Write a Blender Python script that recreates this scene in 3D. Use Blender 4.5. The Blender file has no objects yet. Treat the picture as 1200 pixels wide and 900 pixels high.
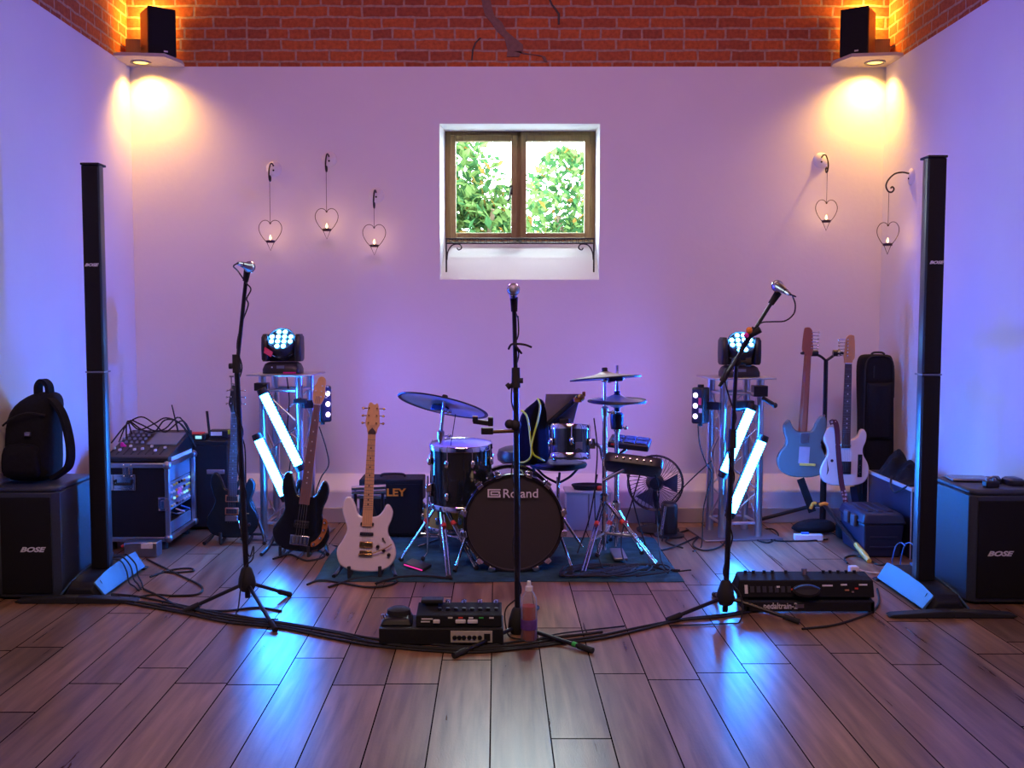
import bpy, bmesh, math, random
from mathutils import Vector as V, Matrix, Euler
random.seed(7)
PI = math.pi
R = math.radians
sc = bpy.context.scene
col = sc.collection
# ------------------------------------------------------------------ camera
H = 1.45
FOC = 1200.0
CX = 582.0
PITCH = math.atan(80 / 1200)
cp, sp = math.cos(PITCH), math.sin(PITCH)
cam_d = bpy.data.cameras.new('camera')
cam = bpy.data.objects.new('camera', cam_d)
col.objects.link(cam)
cam.location = (0, 0, H)
cam.rotation_euler = (PI / 2 - PITCH, 0, 0)
cam_d.sensor_width = 36
cam_d.lens = 36
cam_d.shift_x = (600 - CX) / 1200
cam_d.clip_end = 300
sc.camera = cam


def ray(px, py):
    u = (px - CX) / FOC
    v = (450 - py) / FOC
    return V((u, cp + v * sp, -sp + v * cp))


def at(px, py, Y):
    d = ray(px, py)
    t = Y / d.y
    return V((0, 0, H)) + d * t


def fl(px, py, z=0.0):
    d = ray(px, py)
    t = (z - H) / d.z
    return V((0, 0, H)) + d * t


# ------------------------------------------------------------------ materials
def nodes_of(name):
    m = bpy.data.materials.new(name)
    m.use_nodes = True
    nt = m.node_tree
    nt.nodes.clear()
    out = nt.nodes.new('ShaderNodeOutputMaterial')
    return m, nt, out


def mat(name, c, rough=0.5, metal=0.0, var=0.12, scale=30.0, bump=0.0, bscale=200.0, coat=0.0, spec=0.5, stretch=None):
    m, nt, out = nodes_of(name)
    n = nt.nodes
    l = nt.links
    b = n.new('ShaderNodeBsdfPrincipled')
    tc = n.new('ShaderNodeTexCoord')
    vec = tc.outputs['Object']
    if stretch:
        mp = n.new('ShaderNodeMapping')
        mp.inputs['Scale'].default_value = stretch
        l.new(vec, mp.inputs['Vector'])
        vec = mp.outputs['Vector']
    no = n.new('ShaderNodeTexNoise')
    no.inputs['Scale'].default_value = scale
    no.inputs['Detail'].default_value = 4
    l.new(vec, no.inputs['Vector'])
    mx = n.new('ShaderNodeMix')
    mx.data_type = 'RGBA'
    mx.inputs[6].default_value = (c[0] * (1 - var), c[1] * (1 - var), c[2] * (1 - var), 1)
    mx.inputs[7].default_value = (min(1, c[0] * (1 + var)), min(1, c[1] * (1 + var)), min(1, c[2] * (1 + var)), 1)
    l.new(no.outputs['Fac'], mx.inputs[0])
    l.new(mx.outputs[2], b.inputs['Base Color'])
    b.inputs['Roughness'].default_value = rough
    b.inputs['Metallic'].default_value = metal
    b.inputs['Coat Weight'].default_value = coat
    b.inputs['Specular IOR Level'].default_value = spec
    if bump > 0:
        n2 = n.new('ShaderNodeTexNoise')
        n2.inputs['Scale'].default_value = bscale
        l.new(vec, n2.inputs['Vector'])
        bp = n.new('ShaderNodeBump')
        bp.inputs['Strength'].default_value = bump
        bp.inputs['Distance'].default_value = 0.004
        l.new(n2.outputs['Fac'], bp.inputs['Height'])
        l.new(bp.outputs['Normal'], b.inputs['Normal'])
    l.new(b.outputs[0], out.inputs[0])
    return m


def emit(name, c, s):
    m, nt, out = nodes_of(name)
    e = nt.nodes.new('ShaderNodeEmission')
    e.inputs[0].default_value = (c[0], c[1], c[2], 1)
    e.inputs[1].default_value = s
    nt.links.new(e.outputs[0], out.inputs[0])
    return m


def math_node(nt, op, a, b=None):
    n = nt.nodes.new('ShaderNodeMath')
    n.operation = op
    for i, x in enumerate((a, b)):
        if x is None:
            continue
        if isinstance(x, (int, float)):
            n.inputs[i].default_value = x
        else:
            nt.links.new(x, n.inputs[i])
    return n.outputs[0]


def floor_material():
    m, nt, out = nodes_of('oak_laminate')
    n, l = nt.nodes, nt.links
    tc = n.new('ShaderNodeTexCoord')
    se = n.new('ShaderNodeSeparateXYZ')
    l.new(tc.outputs['Object'], se.inputs[0])
    W, L = 0.2085, 1.25
    x = math_node(nt, 'DIVIDE', math_node(nt, 'ADD', se.outputs[0], 20 * W + 0.022), W)
    row = math_node(nt, 'FLOOR', x)
    fx = math_node(nt, 'SUBTRACT', x, row)
    off = math_node(nt, 'FRACT', math_node(nt, 'MULTIPLY', math_node(nt, 'SINE', math_node(nt, 'MULTIPLY', row, 12.9898)), 437.585))
    y = math_node(nt, 'ADD', math_node(nt, 'DIVIDE', math_node(nt, 'ADD', se.outputs[1], 20), L), off)
    pl = math_node(nt, 'FLOOR', y)
    fy = math_node(nt, 'SUBTRACT', y, pl)
    ex = math_node(nt, 'MINIMUM', fx, math_node(nt, 'SUBTRACT', 1.0, fx))
    ey = math_node(nt, 'MINIMUM', fy, math_node(nt, 'SUBTRACT', 1.0, fy))
    gx = math_node(nt, 'LESS_THAN', math_node(nt, 'MULTIPLY', ex, W), 0.0025)
    gy = math_node(nt, 'LESS_THAN', math_node(nt, 'MULTIPLY', ey, L), 0.0045)
    groove = math_node(nt, 'MAXIMUM', gx, gy)
    cid = n.new('ShaderNodeCombineXYZ')
    l.new(row, cid.inputs[0])
    l.new(pl, cid.inputs[1])
    wn = n.new('ShaderNodeTexWhiteNoise')
    wn.noise_dimensions = '3D'
    l.new(cid.outputs[0], wn.inputs['Vector'])
    # grain
    mp = n.new('ShaderNodeMapping')
    mp.inputs['Scale'].default_value = (28, 1.8, 1)
    l.new(tc.outputs['Object'], mp.inputs[0])
    ad = n.new('ShaderNodeVectorMath')
    ad.operation = 'ADD'
    l.new(mp.outputs[0], ad.inputs[0])
    sc3 = n.new('ShaderNodeVectorMath')
    sc3.operation = 'SCALE'
    l.new(wn.outputs['Color'], sc3.inputs[0])
    sc3.inputs['Scale'].default_value = 40
    l.new(sc3.outputs[0], ad.inputs[1])
    no = n.new('ShaderNodeTexNoise')
    no.inputs['Scale'].default_value = 1.0
    no.inputs['Detail'].default_value = 5
    no.inputs['Distortion'].default_value = 0.35
    l.new(ad.outputs[0], no.inputs['Vector'])
    cr = n.new('ShaderNodeValToRGB')
    e = cr.color_ramp.elements
    e[0].position, e[0].color = 0.25, (0.115, 0.054, 0.030, 1)
    e[1].position, e[1].color = 0.78, (0.40, 0.22, 0.125, 1)
    l.new(no.outputs['Fac'], cr.inputs[0])
    hs = n.new('ShaderNodeHueSaturation')
    l.new(cr.outputs[0], hs.inputs['Color'])
    l.new(math_node(nt, 'ADD', 0.72, math_node(nt, 'MULTIPLY', wn.outputs['Value'], 0.5)), hs.inputs['Value'])
    mx = n.new('ShaderNodeMix')
    mx.data_type = 'RGBA'
    l.new(groove, mx.inputs[0])
    l.new(hs.outputs[0], mx.inputs[6])
    mx.inputs[7].default_value = (0.006, 0.004, 0.004, 1)
    b = n.new('ShaderNodeBsdfPrincipled')
    l.new(mx.outputs[2], b.inputs['Base Color'])
    l.new(math_node(nt, 'ADD', math_node(nt, 'ADD', 0.25, math_node(nt, 'MULTIPLY', no.outputs['Fac'], 0.08)), math_node(nt, 'MULTIPLY', groove, 0.6)), b.inputs['Roughness'])
    l.new(math_node(nt, 'MULTIPLY', math_node(nt, 'SUBTRACT', 1.0, groove), 0.65), b.inputs['Specular IOR Level'])
    # fine pores
    mp2 = n.new('ShaderNodeMapping')
    mp2.inputs['Scale'].default_value = (190, 46, 1)
    l.new(tc.outputs['Object'], mp2.inputs[0])
    n3 = n.new('ShaderNodeTexNoise')
    n3.inputs['Scale'].default_value = 1.0
    n3.inputs['Detail'].default_value = 2
    l.new(mp2.outputs[0], n3.inputs['Vector'])
    hgt = math_node(nt, 'SUBTRACT', math_node(nt, 'MULTIPLY', n3.outputs['Fac'], 0.35), groove)
    bp = n.new('ShaderNodeBump')
    bp.inputs['Strength'].default_value = 0.42
    bp.inputs['Distance'].default_value = 0.003
    l.new(hgt, bp.inputs['Height'])
    l.new(bp.outputs[0], b.inputs['Normal'])
    l.new(b.outputs[0], out.inputs[0])
    return m


def brick_material(name, side):
    m, nt, out = nodes_of(name)
    n, l = nt.nodes, nt.links
    tc = n.new('ShaderNodeTexCoord')
    se = n.new('ShaderNodeSeparateXYZ')
    l.new(tc.outputs['Object'], se.inputs[0])
    cb = n.new('ShaderNodeCombineXYZ')
    l.new(se.outputs[1 if side else 0], cb.inputs[0])
    l.new(math_node(nt, 'SUBTRACT', se.outputs[2], 3.19 - 0.038), cb.inputs[1])
    nd = n.new('ShaderNodeTexNoise')
    nd.inputs['Scale'].default_value = 9
    nd.inputs['Detail'].default_value = 3
    l.new(tc.outputs['Object'], nd.inputs['Vector'])
    sb = n.new('ShaderNodeVectorMath')
    sb.operation = 'SUBTRACT'
    l.new(nd.outputs['Color'], sb.inputs[0])
    sb.inputs[1].default_value = (0.5, 0.5, 0.5)
    ss = n.new('ShaderNodeVectorMath')
    ss.operation = 'SCALE'
    ss.inputs['Scale'].default_value = 0.022
    l.new(sb.outputs[0], ss.inputs[0])
    ad = n.new('ShaderNodeVectorMath')
    ad.operation = 'ADD'
    l.new(cb.outputs[0], ad.inputs[0])
    l.new(ss.outputs[0], ad.inputs[1])
    br = n.new('ShaderNodeTexBrick')
    br.offset = 0.43
    br.squash = 0.62
    br.squash_frequency = 3
    br.inputs['Scale'].default_value = 1
    br.inputs['Brick Width'].default_value = 0.235
    br.inputs['Row Height'].default_value = 0.076
    br.inputs['Mortar Size'].default_value = 0.0085
    br.inputs['Mortar Smooth'].default_value = 0.25
    br.inputs['Color1'].default_value = (0.50, 0.125, 0.035, 1)
    br.inputs['Color2'].default_value = (0.27, 0.075, 0.04, 1)
    br.inputs['Mortar'].default_value = (0.44, 0.27, 0.19, 1)
    br.inputs['Bias'].default_value = -0.25
    l.new(ad.outputs[0], br.inputs['Vector'])
    n2 = n.new('ShaderNodeTexNoise')
    n2.inputs['Scale'].default_value = 38
    n2.inputs['Detail'].default_value = 5
    l.new(tc.outputs['Object'], n2.inputs['Vector'])
    hs = n.new('ShaderNodeHueSaturation')
    l.new(br.outputs['Color'], hs.inputs['Color'])
    l.new(math_node(nt, 'ADD', 0.45, math_node(nt, 'MULTIPLY', n2.outputs['Fac'], 1.1)), hs.inputs['Value'])
    b = n.new('ShaderNodeBsdfPrincipled')
    b.inputs['Roughness'].default_value = 0.9
    b.inputs['Specular IOR Level'].default_value = 0.2
    l.new(hs.outputs[0], b.inputs['Base Color'])
    hgt = math_node(nt, 'SUBTRACT', math_node(nt, 'MULTIPLY', n2.outputs['Fac'], 0.4), br.outputs['Fac'])
    bp = n.new('ShaderNodeBump')
    bp.inputs['Strength'].default_value = 0.7
    bp.inputs['Distance'].default_value = 0.012
    l.new(hgt, bp.inputs['Height'])
    l.new(bp.outputs[0], b.inputs['Normal'])
    l.new(b.outputs[0], out.inputs[0])
    return m


def glass_material():
    m, nt, out = nodes_of('window_glass')
    t = nt.nodes.new('ShaderNodeBsdfTransparent')
    t.inputs[0].default_value = (0.93, 0.97, 0.96, 1)
    g = nt.nodes.new('ShaderNodeBsdfGlossy')
    g.inputs['Roughness'].default_value = 0.02
    mx = nt.nodes.new('ShaderNodeMixShader')
    mx.inputs[0].default_value = .05
    nt.links.new(t.outputs[0], mx.inputs[1])
    nt.links.new(g.outputs[0], mx.inputs[2])
    nt.links.new(mx.outputs[0], out.inputs[0])
    return m


def clear_material(name, c):
    m, nt, out = nodes_of(name)
    t = nt.nodes.new('ShaderNodeBsdfTransparent')
    t.inputs[0].default_value = (*c, 1)
    g = nt.nodes.new('ShaderNodeBsdfPrincipled')
    g.inputs['Base Color'].default_value = (.8, .82, .86, 1)
    g.inputs['Roughness'].default_value = .15
    lw = nt.nodes.new('ShaderNodeLayerWeight')
    lw.inputs[0].default_value = .35
    mx = nt.nodes.new('ShaderNodeMixShader')
    nt.links.new(math_node(nt, 'ADD', math_node(nt, 'MULTIPLY', lw.outputs['Facing'], .55), .12), mx.inputs[0])
    nt.links.new(t.outputs[0], mx.inputs[1])
    nt.links.new(g.outputs[0], mx.inputs[2])
    nt.links.new(mx.outputs[0], out.inputs[0])
    return m


def leaf(name, c):
    m, nt, out = nodes_of(name)
    n = nt.nodes
    tc = n.new('ShaderNodeTexCoord')
    no = n.new('ShaderNodeTexNoise')
    no.inputs['Scale'].default_value = 3
    nt.links.new(tc.outputs['Object'], no.inputs['Vector'])
    mx = n.new('ShaderNodeMix')
    mx.data_type = 'RGBA'
    mx.inputs[6].default_value = (c[0] * .6, c[1] * .6, c[2] * .6, 1)
    mx.inputs[7].default_value = (min(1, c[0] * 1.4), min(1, c[1] * 1.4), min(1, c[2] * 1.4), 1)
    nt.links.new(no.outputs['Fac'], mx.inputs[0])
    d = n.new('ShaderNodeBsdfDiffuse')
    t = n.new('ShaderNodeBsdfTranslucent')
    a = n.new('ShaderNodeMixShader')
    a.inputs[0].default_value = .5
    for q in (d, t):
        nt.links.new(mx.outputs[2], q.inputs[0])
    nt.links.new(d.outputs[0], a.inputs[1])
    nt.links.new(t.outputs[0], a.inputs[2])
    nt.links.new(a.outputs[0], out.inputs[0])
    return m


def strap_material():
    m, nt, out = nodes_of('dotted_strap')
    n = nt.nodes
    tc = n.new('ShaderNodeTexCoord')
    vo = n.new('ShaderNodeTexVoronoi')
    vo.inputs['Scale'].default_value = 42
    vo.inputs['Randomness'].default_value = .35
    nt.links.new(tc.outputs['Object'], vo.inputs['Vector'])
    mx = n.new('ShaderNodeMix')
    mx.data_type = 'RGBA'
    mx.inputs[6].default_value = (.10, .018, .03, 1)
    mx.inputs[7].default_value = (.55, .38, .40, 1)
    nt.links.new(math_node(nt, 'LESS_THAN', vo.outputs['Distance'], .34), mx.inputs[0])
    b = n.new('ShaderNodeBsdfPrincipled')
    b.inputs['Roughness'].default_value = .8
    nt.links.new(mx.outputs[2], b.inputs['Base Color'])
    nt.links.new(b.outputs[0], out.inputs[0])
    return m


M = {}
M['plaster'] = mat('white_plaster', (0.80, 0.77, 0.77), 0.85, var=0.03, scale=3, bump=0.25, bscale=28, spec=0.2)
M['skirting'] = mat('painted_skirting', (0.42, 0.38, 0.38), 0.5, var=0.05)
M['floor'] = floor_material()
M['brick'] = brick_material('old_red_brick', 0)
M['brick_side'] = brick_material('old_red_brick_side', 1)
M['mortar'] = mat('grey_mortar', (0.22, 0.125, 0.09), 0.95, var=0.3, scale=40, bump=0.6, bscale=60)
M['ceiling'] = mat('dark_bounce_cut', (0.13, 0.09, 0.07), 0.8, var=.3, scale=5, stretch=(12, 1, 1))  # unseen ceiling and rear wall: dark finish made up to cut bounced light
M['oak'] = mat('stained_oak', (0.25, 0.16, 0.055), 0.45, var=0.35, scale=6, stretch=(14, 14, 1.5))
M['glass'] = glass_material()
M['iron'] = mat('wrought_iron', (0.03, 0.022, 0.02), 0.5, metal=0.5, var=0.3)
M['rust'] = mat('bronzed_wire', (0.07, 0.035, 0.025), 0.5, metal=0.6)
M['black'] = mat('black_plastic', (0.012, 0.012, 0.014), 0.42, var=0.2)
M['satin'] = mat('black_satin_metal', (0.014, 0.014, 0.017), 0.3, metal=0.2, var=0.2)
M['grille'] = mat('black_steel_grille', (0.009, 0.009, 0.010), 0.65, var=0.3, scale=400, bump=0.6, bscale=500, spec=.25)
M['textured'] = mat('black_textured_paint', (0.014, 0.014, 0.016), 0.55, var=0.3, scale=90, bump=0.4, bscale=260, spec=.3)
M['rubber'] = mat('black_rubber', (0.015, 0.015, 0.015), 0.75)
M['fabric'] = mat('black_fabric', (0.012, 0.012, 0.014), 0.9, var=0.35, scale=60, bump=0.5, bscale=300, spec=0.2)
M['chrome'] = mat('chrome', (0.8, 0.8, 0.82), 0.12, metal=1.0, var=0.05)
M['alu'] = mat('brushed_aluminium', (0.62, 0.62, 0.64), 0.32, metal=1.0, var=0.08)
M['gold'] = mat('gold_hardware', (0.75, 0.5, 0.18), 0.25, metal=1.0)
M['steel'] = mat('grey_steel', (0.32, 0.32, 0.34), 0.35, metal=0.9)
M['white'] = mat('white_plastic', (0.75, 0.75, 0.76), 0.4, var=0.04)
M['logo'] = mat('silver_lettering', (0.78, 0.78, 0.8), 0.4, metal=0.1, var=0.04)
M['cream'] = mat('cream_satin_lacquer', (0.74, 0.68, 0.66), 0.22, var=0.03, coat=0.4)
M['maple'] = mat('maple', (0.72, 0.42, 0.19), 0.35, var=0.15, scale=8, stretch=(30, 30, 3))
M['roast'] = mat('roasted_maple', (0.34, 0.11, 0.06), 0.35, var=0.15, scale=8, stretch=(30, 30, 3))
M['amber'] = mat('amber_maple', (0.6, 0.28, 0.09), 0.35, var=0.15, scale=8, stretch=(30, 30, 3))
M['rosewood'] = mat('rosewood', (0.05, 0.024, 0.018), 0.5, var=0.3, scale=8, stretch=(30, 30, 3))
M['pale_rosewood'] = mat('pau_ferro', (0.22, 0.11, 0.085), 0.4, var=0.25, scale=8, stretch=(30, 30, 3))
M['black_gloss'] = mat('black_lacquer', (0.01, 0.011, 0.013), 0.1, var=0.1, coat=0.6)
M['teal_gloss'] = mat('dark_teal_lacquer', (0.007, 0.015, 0.019), 0.25, var=0.5, scale=9, coat=0.1, spec=.3)
M['pale_blue'] = mat('pale_blue_lacquer', (0.13, 0.16, 0.155), 0.25, var=0.03, coat=0.4)
M['tort'] = mat('amber_tortoiseshell', (0.42, 0.15, 0.045), 0.25, var=0.4, scale=60)
M['copper'] = mat('copper_surround', (0.55, 0.22, 0.1), 0.35, metal=0.3)
M['shell'] = mat('black_drum_wrap', (0.012, 0.018, 0.022), 0.12, var=0.3, coat=0.7)
M['head'] = mat('white_mesh_head', (0.6, 0.58, 0.62), 0.6, var=0.05, scale=300)
M['kickhead'] = mat('black_mesh_head', (0.036, 0.031, 0.026), 0.5, var=0.25, scale=300, bump=0.3, bscale=600)
M['cymbal'] = mat('grey_rubber_cymbal', (0.42, 0.38, 0.36), 0.42, var=0.1)
M['cymbal_edge'] = mat('black_rubber_edge', (0.02, 0.02, 0.022), 0.5)
M['orange'] = mat('orange_plastic', (0.85, 0.28, 0.02), 0.45)
M['yellow'] = mat('yellow_rubber', (0.85, 0.55, 0.09), 0.5)
M['lime'] = mat('lime_cable', (0.62, 0.85, 0.03), 0.5)
M['green'] = mat('green_tape', (0.05, 0.55, 0.10), 0.5)
M['red'] = mat('red_plastic', (0.7, 0.05, 0.03), 0.45)
M['pink'] = mat('pink_sticker', (0.9, 0.08, 0.14), 0.6)
M['magenta'] = mat('magenta_tape', (0.8, 0.03, 0.4), 0.5)
M['brown'] = mat('tan_card', (0.45, 0.25, 0.12), 0.8)
M['wood'] = mat('amber_drum_shell', (0.85, 0.42, 0.07), 0.3, var=0.3, scale=10, coat=0.4)
M['case'] = mat('laminated_ply_case', (0.012, 0.012, 0.015), 0.45, var=0.2, bump=0.15, bscale=300, spec=.3)
M['navy'] = mat('navy_plastic', (0.012, 0.018, 0.05), 0.45, var=0.1, bump=0.1, bscale=200)
M['bluepanel'] = mat('grey_front_panel', (0.22, 0.28, 0.36), 0.4, var=0.05)
M['amp'] = mat('black_tolex', (0.010, 0.010, 0.012), 0.65, var=0.3, bump=0.4, bscale=400, spec=.3)
M['lettering_orange'] = mat('orange_lettering', (0.9, 0.33, 0.03), 0.5)
M['rug'] = mat('dark_teal_rug', (0.034, 0.085, 0.098), 0.95, var=0.6, scale=14, bump=0.8, bscale=130, spec=0.1)
M['leatherette'] = mat('black_vinyl', (0.02, 0.02, 0.03), 0.35, var=0.1, bump=0.2, bscale=150)
M['palebox'] = mat('pale_grey_laminate', (0.55, 0.52, 0.55), 0.5, var=0.04)
M['screen'] = mat('dim_display', (0.16, 0.2, 0.26), 0.15, var=0.05)
M['wax'] = mat('candle_wax', (0.85, 0.75, 0.6), 0.5)
M['clear'] = clear_material('clear_plastic', (0.9, 0.93, 0.97))
M['juice'] = mat('red_drink', (0.50, 0.02, 0.02), 0.15, var=.05)
M['label'] = mat('bottle_wrapper', (0.16, 0.06, 0.28), 0.4, var=0.5, scale=50)
M['strap'] = strap_material()
M['led'] = emit('cyan_led_strip', (0.012, 0.20, 1.0), 190)
M['lens'] = emit('white_blue_lens', (0.06, 0.36, 1.0), 75)
M['violet_led'] = emit('violet_led', (0.75, 0.6, 1.0), 5)
M['lamp'] = emit('amber_downlight', (1.0, 0.55, 0.12), 4)
M['violet_display'] = emit('violet_display', (.35, .10, .9), .7)
M['flame'] = emit('candle_flame', (1.0, 0.62, 0.22), 9)
M['cyan_display'] = emit('lit_cyan_display', (0.3, 0.7, 1.0), 1.2)
M['pink_display'] = emit('lit_pink_edge', (1.0, 0.06, 0.45), 0.8)
M['leaf_a'] = leaf('light_leaf', (0.10, 0.165, 0.050))
M['leaf_b'] = leaf('dark_leaf', (0.035, 0.095, 0.034))
M['leaf_c'] = leaf('autumn_leaf', (0.22, 0.12, 0.03))
M['bark'] = mat('bark', (0.12, 0.08, 0.05), 0.9)
M['lawn'] = mat('neutral_bounce_ground', (0.30, 0.32, 0.33), 0.9, var=0.4, scale=5)  # unseen ground outside, greyed so no green bounces onto the window reveal


M['panel_grey'] = mat('blue_lit_grey_panel', (0.07, 0.15, 0.26), 0.5, var=0.05, bump=.1)  # dark grey panel with the blue LED light tinted into its colour
M['column_paint'] = mat('graphite_column_paint', (0.03, 0.032, 0.036), 0.35, var=0.1)
M['textured_side'] = mat('blue_lit_black_cabinet', (0.034, 0.044, 0.066), 0.5, var=0.25, scale=120, bump=.4, bscale=260)  # black cabinet; blue light on its sides is mixed into the colour
M['cable_blue'] = mat('blue_cable', (.05, .2, .6), .5)
M['head_shell'] = mat('dark_blue_grey_shell', (0.03, 0.035, 0.04), 0.3, var=.1, coat=.3)
M['ledge'] = mat('painted_shelf_board', (0.55, 0.47, 0.40), 0.6)
M['speaker_wood'] = mat('speaker_veneer', (0.16, 0.085, 0.045), 0.5, var=0.25, scale=10, stretch=(2, 2, 12))
M['micgrille'] = mat('silver_mesh_grille', (.55, .55, .57), .3, metal=.9, var=.35, scale=500, bump=.5, bscale=700)
M['brass_arm'] = mat('dark_brass_arm', (.12, .08, .03), .3, metal=.7)
M['pearl'] = mat('pinkish_pearl_plate', (.42, .33, .36), .3)


M['fret'] = mat('dull_fret_wire', (.16, .15, .15), .5, metal=.3)
M['matte_black'] = mat('matte_black_top', (.012, .012, .014), .8, spec=.2)
M['steel_dark'] = mat('dark_steel', (.07, .07, .08), .4, metal=.5)
M['black_cloth'] = mat('black_cotton', (.0045, .0045, .005), .95, var=.3, bump=.4, bscale=200, spec=.1)
M['head_dark'] = mat('dark_grey_pad', (.03, .045, .05), .5)
M['tanbrace'] = mat('warm_steel', (.6, .45, .35), .3, metal=.9)
M['tabletgrey'] = mat('grey_tablet_back', (.32, .28, .30), .35, metal=.3)
M['fanblade'] = mat('smoky_fan_blade', (.05, .05, .09), .3)
M['latchgrey'] = mat('grey_blue_latch', (.07, .09, .12), .45)
M['navy_dark'] = mat('dark_navy_laminate', (.012, .016, .045), .45)
M['alu_panel'] = mat('pale_jack_panel', (.62, .58, .50), .4, metal=.2)

# ------------------------------------------------------------------ mesh helper
def cr(pts, n=6, closed=False):
    P = [V(p) for p in pts]
    out = []
    N = len(P)
    for i in range(N if closed else N - 1):
        if closed:
            a, b, c, d = P[i - 1], P[i], P[(i + 1) % N], P[(i + 2) % N]
        else:
            a, b, c, d = P[max(i - 1, 0)], P[i], P[i + 1], P[min(i + 2, N - 1)]
        for k in range(n):
            t = k / n
            out.append(0.5 * ((2 * b) + (c - a) * t + (2 * a - 5 * b + 4 * c - d) * t * t + (-a + 3 * b - 3 * c + d) * t ** 3))
    if not closed:
        out.append(P[-1])
    return out


def orient(d, loc=(0, 0, 0), up=(0, 0, 1)):
    z = V(d).normalized()
    u = V(up)
    if abs(z.dot(u)) > 0.98:
        u = V((0, 1, 0))
    x = u.cross(z).normalized()
    y = z.cross(x)
    m = Matrix((x, y, z)).transposed().to_4x4()
    m.translation = V(loc)
    return m


WM = {}


class MB:
    def __init__(s):
        s.v, s.f, s.m = [], [], []
        s.mi = 0

    def add(s, vs, fs, mi=None):
        o = len(s.v)
        s.v += [V(x) for x in vs]
        for f in fs:
            s.f.append([i + o for i in f])
            s.m.append(s.mi if mi is None else mi)
        return s

    def box(s, c, d, Mx=None, mi=None, taper=(1, 1)):
        vs = []
        for z in (-1, 1):
            k = taper if z > 0 else (1, 1)
            for x, y in ((-1, -1), (1, -1), (1, 1), (-1, 1)):
                vs.append(V((c[0] + x * d[0] / 2 * k[0], c[1] + y * d[1] / 2 * k[1], c[2] + z * d[2] / 2)))
        if Mx is not None:
            vs = [Mx @ q for q in vs]
        return s.add(vs, [(3, 2, 1, 0), (4, 5, 6, 7), (0, 1, 5, 4), (1, 2, 6, 5), (2, 3, 7, 6), (3, 0, 4, 7)], mi)

    def bb(s, a, b, mi=None):
        return s.box([(a[i] + b[i]) / 2 for i in range(3)], [abs(b[i] - a[i]) for i in range(3)], None, mi)

    def hexa(s, p, mi=None):
        return s.add(p, [(3, 2, 1, 0), (4, 5, 6, 7), (0, 1, 5, 4), (1, 2, 6, 5), (2, 3, 7, 6), (3, 0, 4, 7)], mi)

    def tube(s, pts, r, seg=8, closed=False, mi=None):
        P = [V(p) for p in pts]
        N = len(P)
        rr = r if isinstance(r, (list, tuple)) else [r] * N
        T = []
        for i in range(N):
            a = P[i - 1] if (i > 0 or closed) else P[i]
            b = P[(i + 1) % N] if (i < N - 1 or closed) else P[i]
            t = (b - a)
            T.append(t.normalized() if t.length > 1e-9 else V((0, 0, 1)))
        u = V((0, 0, 1)) if abs(T[0].z) < 0.9 else V((1, 0, 0))
        x = T[0].cross(u).normalized()
        vs = []
        for i in range(N):
            x = (x - T[i] * x.dot(T[i]))
            x = x.normalized() if x.length > 1e-6 else T[i].orthogonal().normalized()
            y = T[i].cross(x)
            for k in range(seg):
                a = 2 * PI * k / seg
                vs.append(P[i] + (x * math.cos(a) + y * math.sin(a)) * rr[i])
        fs = []
        for i in range(N if closed else N - 1):
            j = (i + 1) % N
            for k in range(seg):
                k2 = (k + 1) % seg
                fs.append((i * seg + k, i * seg + k2, j * seg + k2, j * seg + k))
        if not closed:
            fs.append(tuple(range(seg - 1, -1, -1)))
            fs.append(tuple((N - 1) * seg + k for k in range(seg)))
        return s.add(vs, fs, mi)

    def rod(s, a, b, r, r2=None, seg=12, mi=None):
        return s.tube([a, b], [r, r if r2 is None else r2], seg, mi=mi)

    def lathe(s, prof, Mx=None, seg=24, mi=None, arc=None):
        vs, fs = [], []
        n = len(prof)
        for k in range(seg):
            a = 2 * PI * k / seg
            for (r, z) in prof:
                q = V((r * math.cos(a), r * math.sin(a), z))
                vs.append(Mx @ q if Mx is not None else q)
        for k in range(seg):
            k2 = (k + 1) % seg
            for i in range(n - 1):
                r0, r1 = prof[i][0], prof[i + 1][0]
                if r0 < 1e-7 and r1 < 1e-7:
                    continue
                if r0 < 1e-7:
                    fs.append((k * n + i, k2 * n + i + 1, k * n + i + 1))
                elif r1 < 1e-7:
                    fs.append((k * n + i, k2 * n + i, k * n + i + 1))
                else:
                    fs.append((k * n + i, k2 * n + i, k2 * n + i + 1, k * n + i + 1))
        return s.add(vs, fs, mi)

    def prism(s, out, y0, y1, Mx=None, mi=None):
        n = len(out)
        vs = [V((p[0], y0, p[1])) for p in out] + [V((p[0], y1, p[1])) for p in out]
        if Mx is not None:
            vs = [Mx @ q for q in vs]
        fs = [tuple(range(n)), tuple(range(2 * n - 1, n - 1, -1))]
        for i in range(n):
            j = (i + 1) % n
            fs.append((j, i, n + i, n + j))
        return s.add(vs, fs, mi)

    def ball(s, c, r, seg=14, mi=None, sx=(1, 1, 1)):
        n = seg // 2
        prof = [(r * math.sin(PI * i / n), -r * math.cos(PI * i / n)) for i in range(n + 1)]
        prof[0] = (0, -r)
        prof[-1] = (0, r)
        Mx = Matrix.Translation(V(c)) @ Matrix.Diagonal((*sx, 1))
        return s.lathe(prof, Mx, seg, mi)

    def loft(s, rings, mi=None, cap=True):
        n = len(rings[0])
        vs = [p for r in rings for p in r]
        fs = []
        for i in range(len(rings) - 1):
            for k in range(n):
                k2 = (k + 1) % n
                fs.append((i * n + k, i * n + k2, (i + 1) * n + k2, (i + 1) * n + k))
        if cap:
            fs.append(tuple(range(n - 1, -1, -1)))
            fs.append(tuple((len(rings) - 1) * n + k for k in range(n)))
        return s.add(vs, fs, mi)

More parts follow.
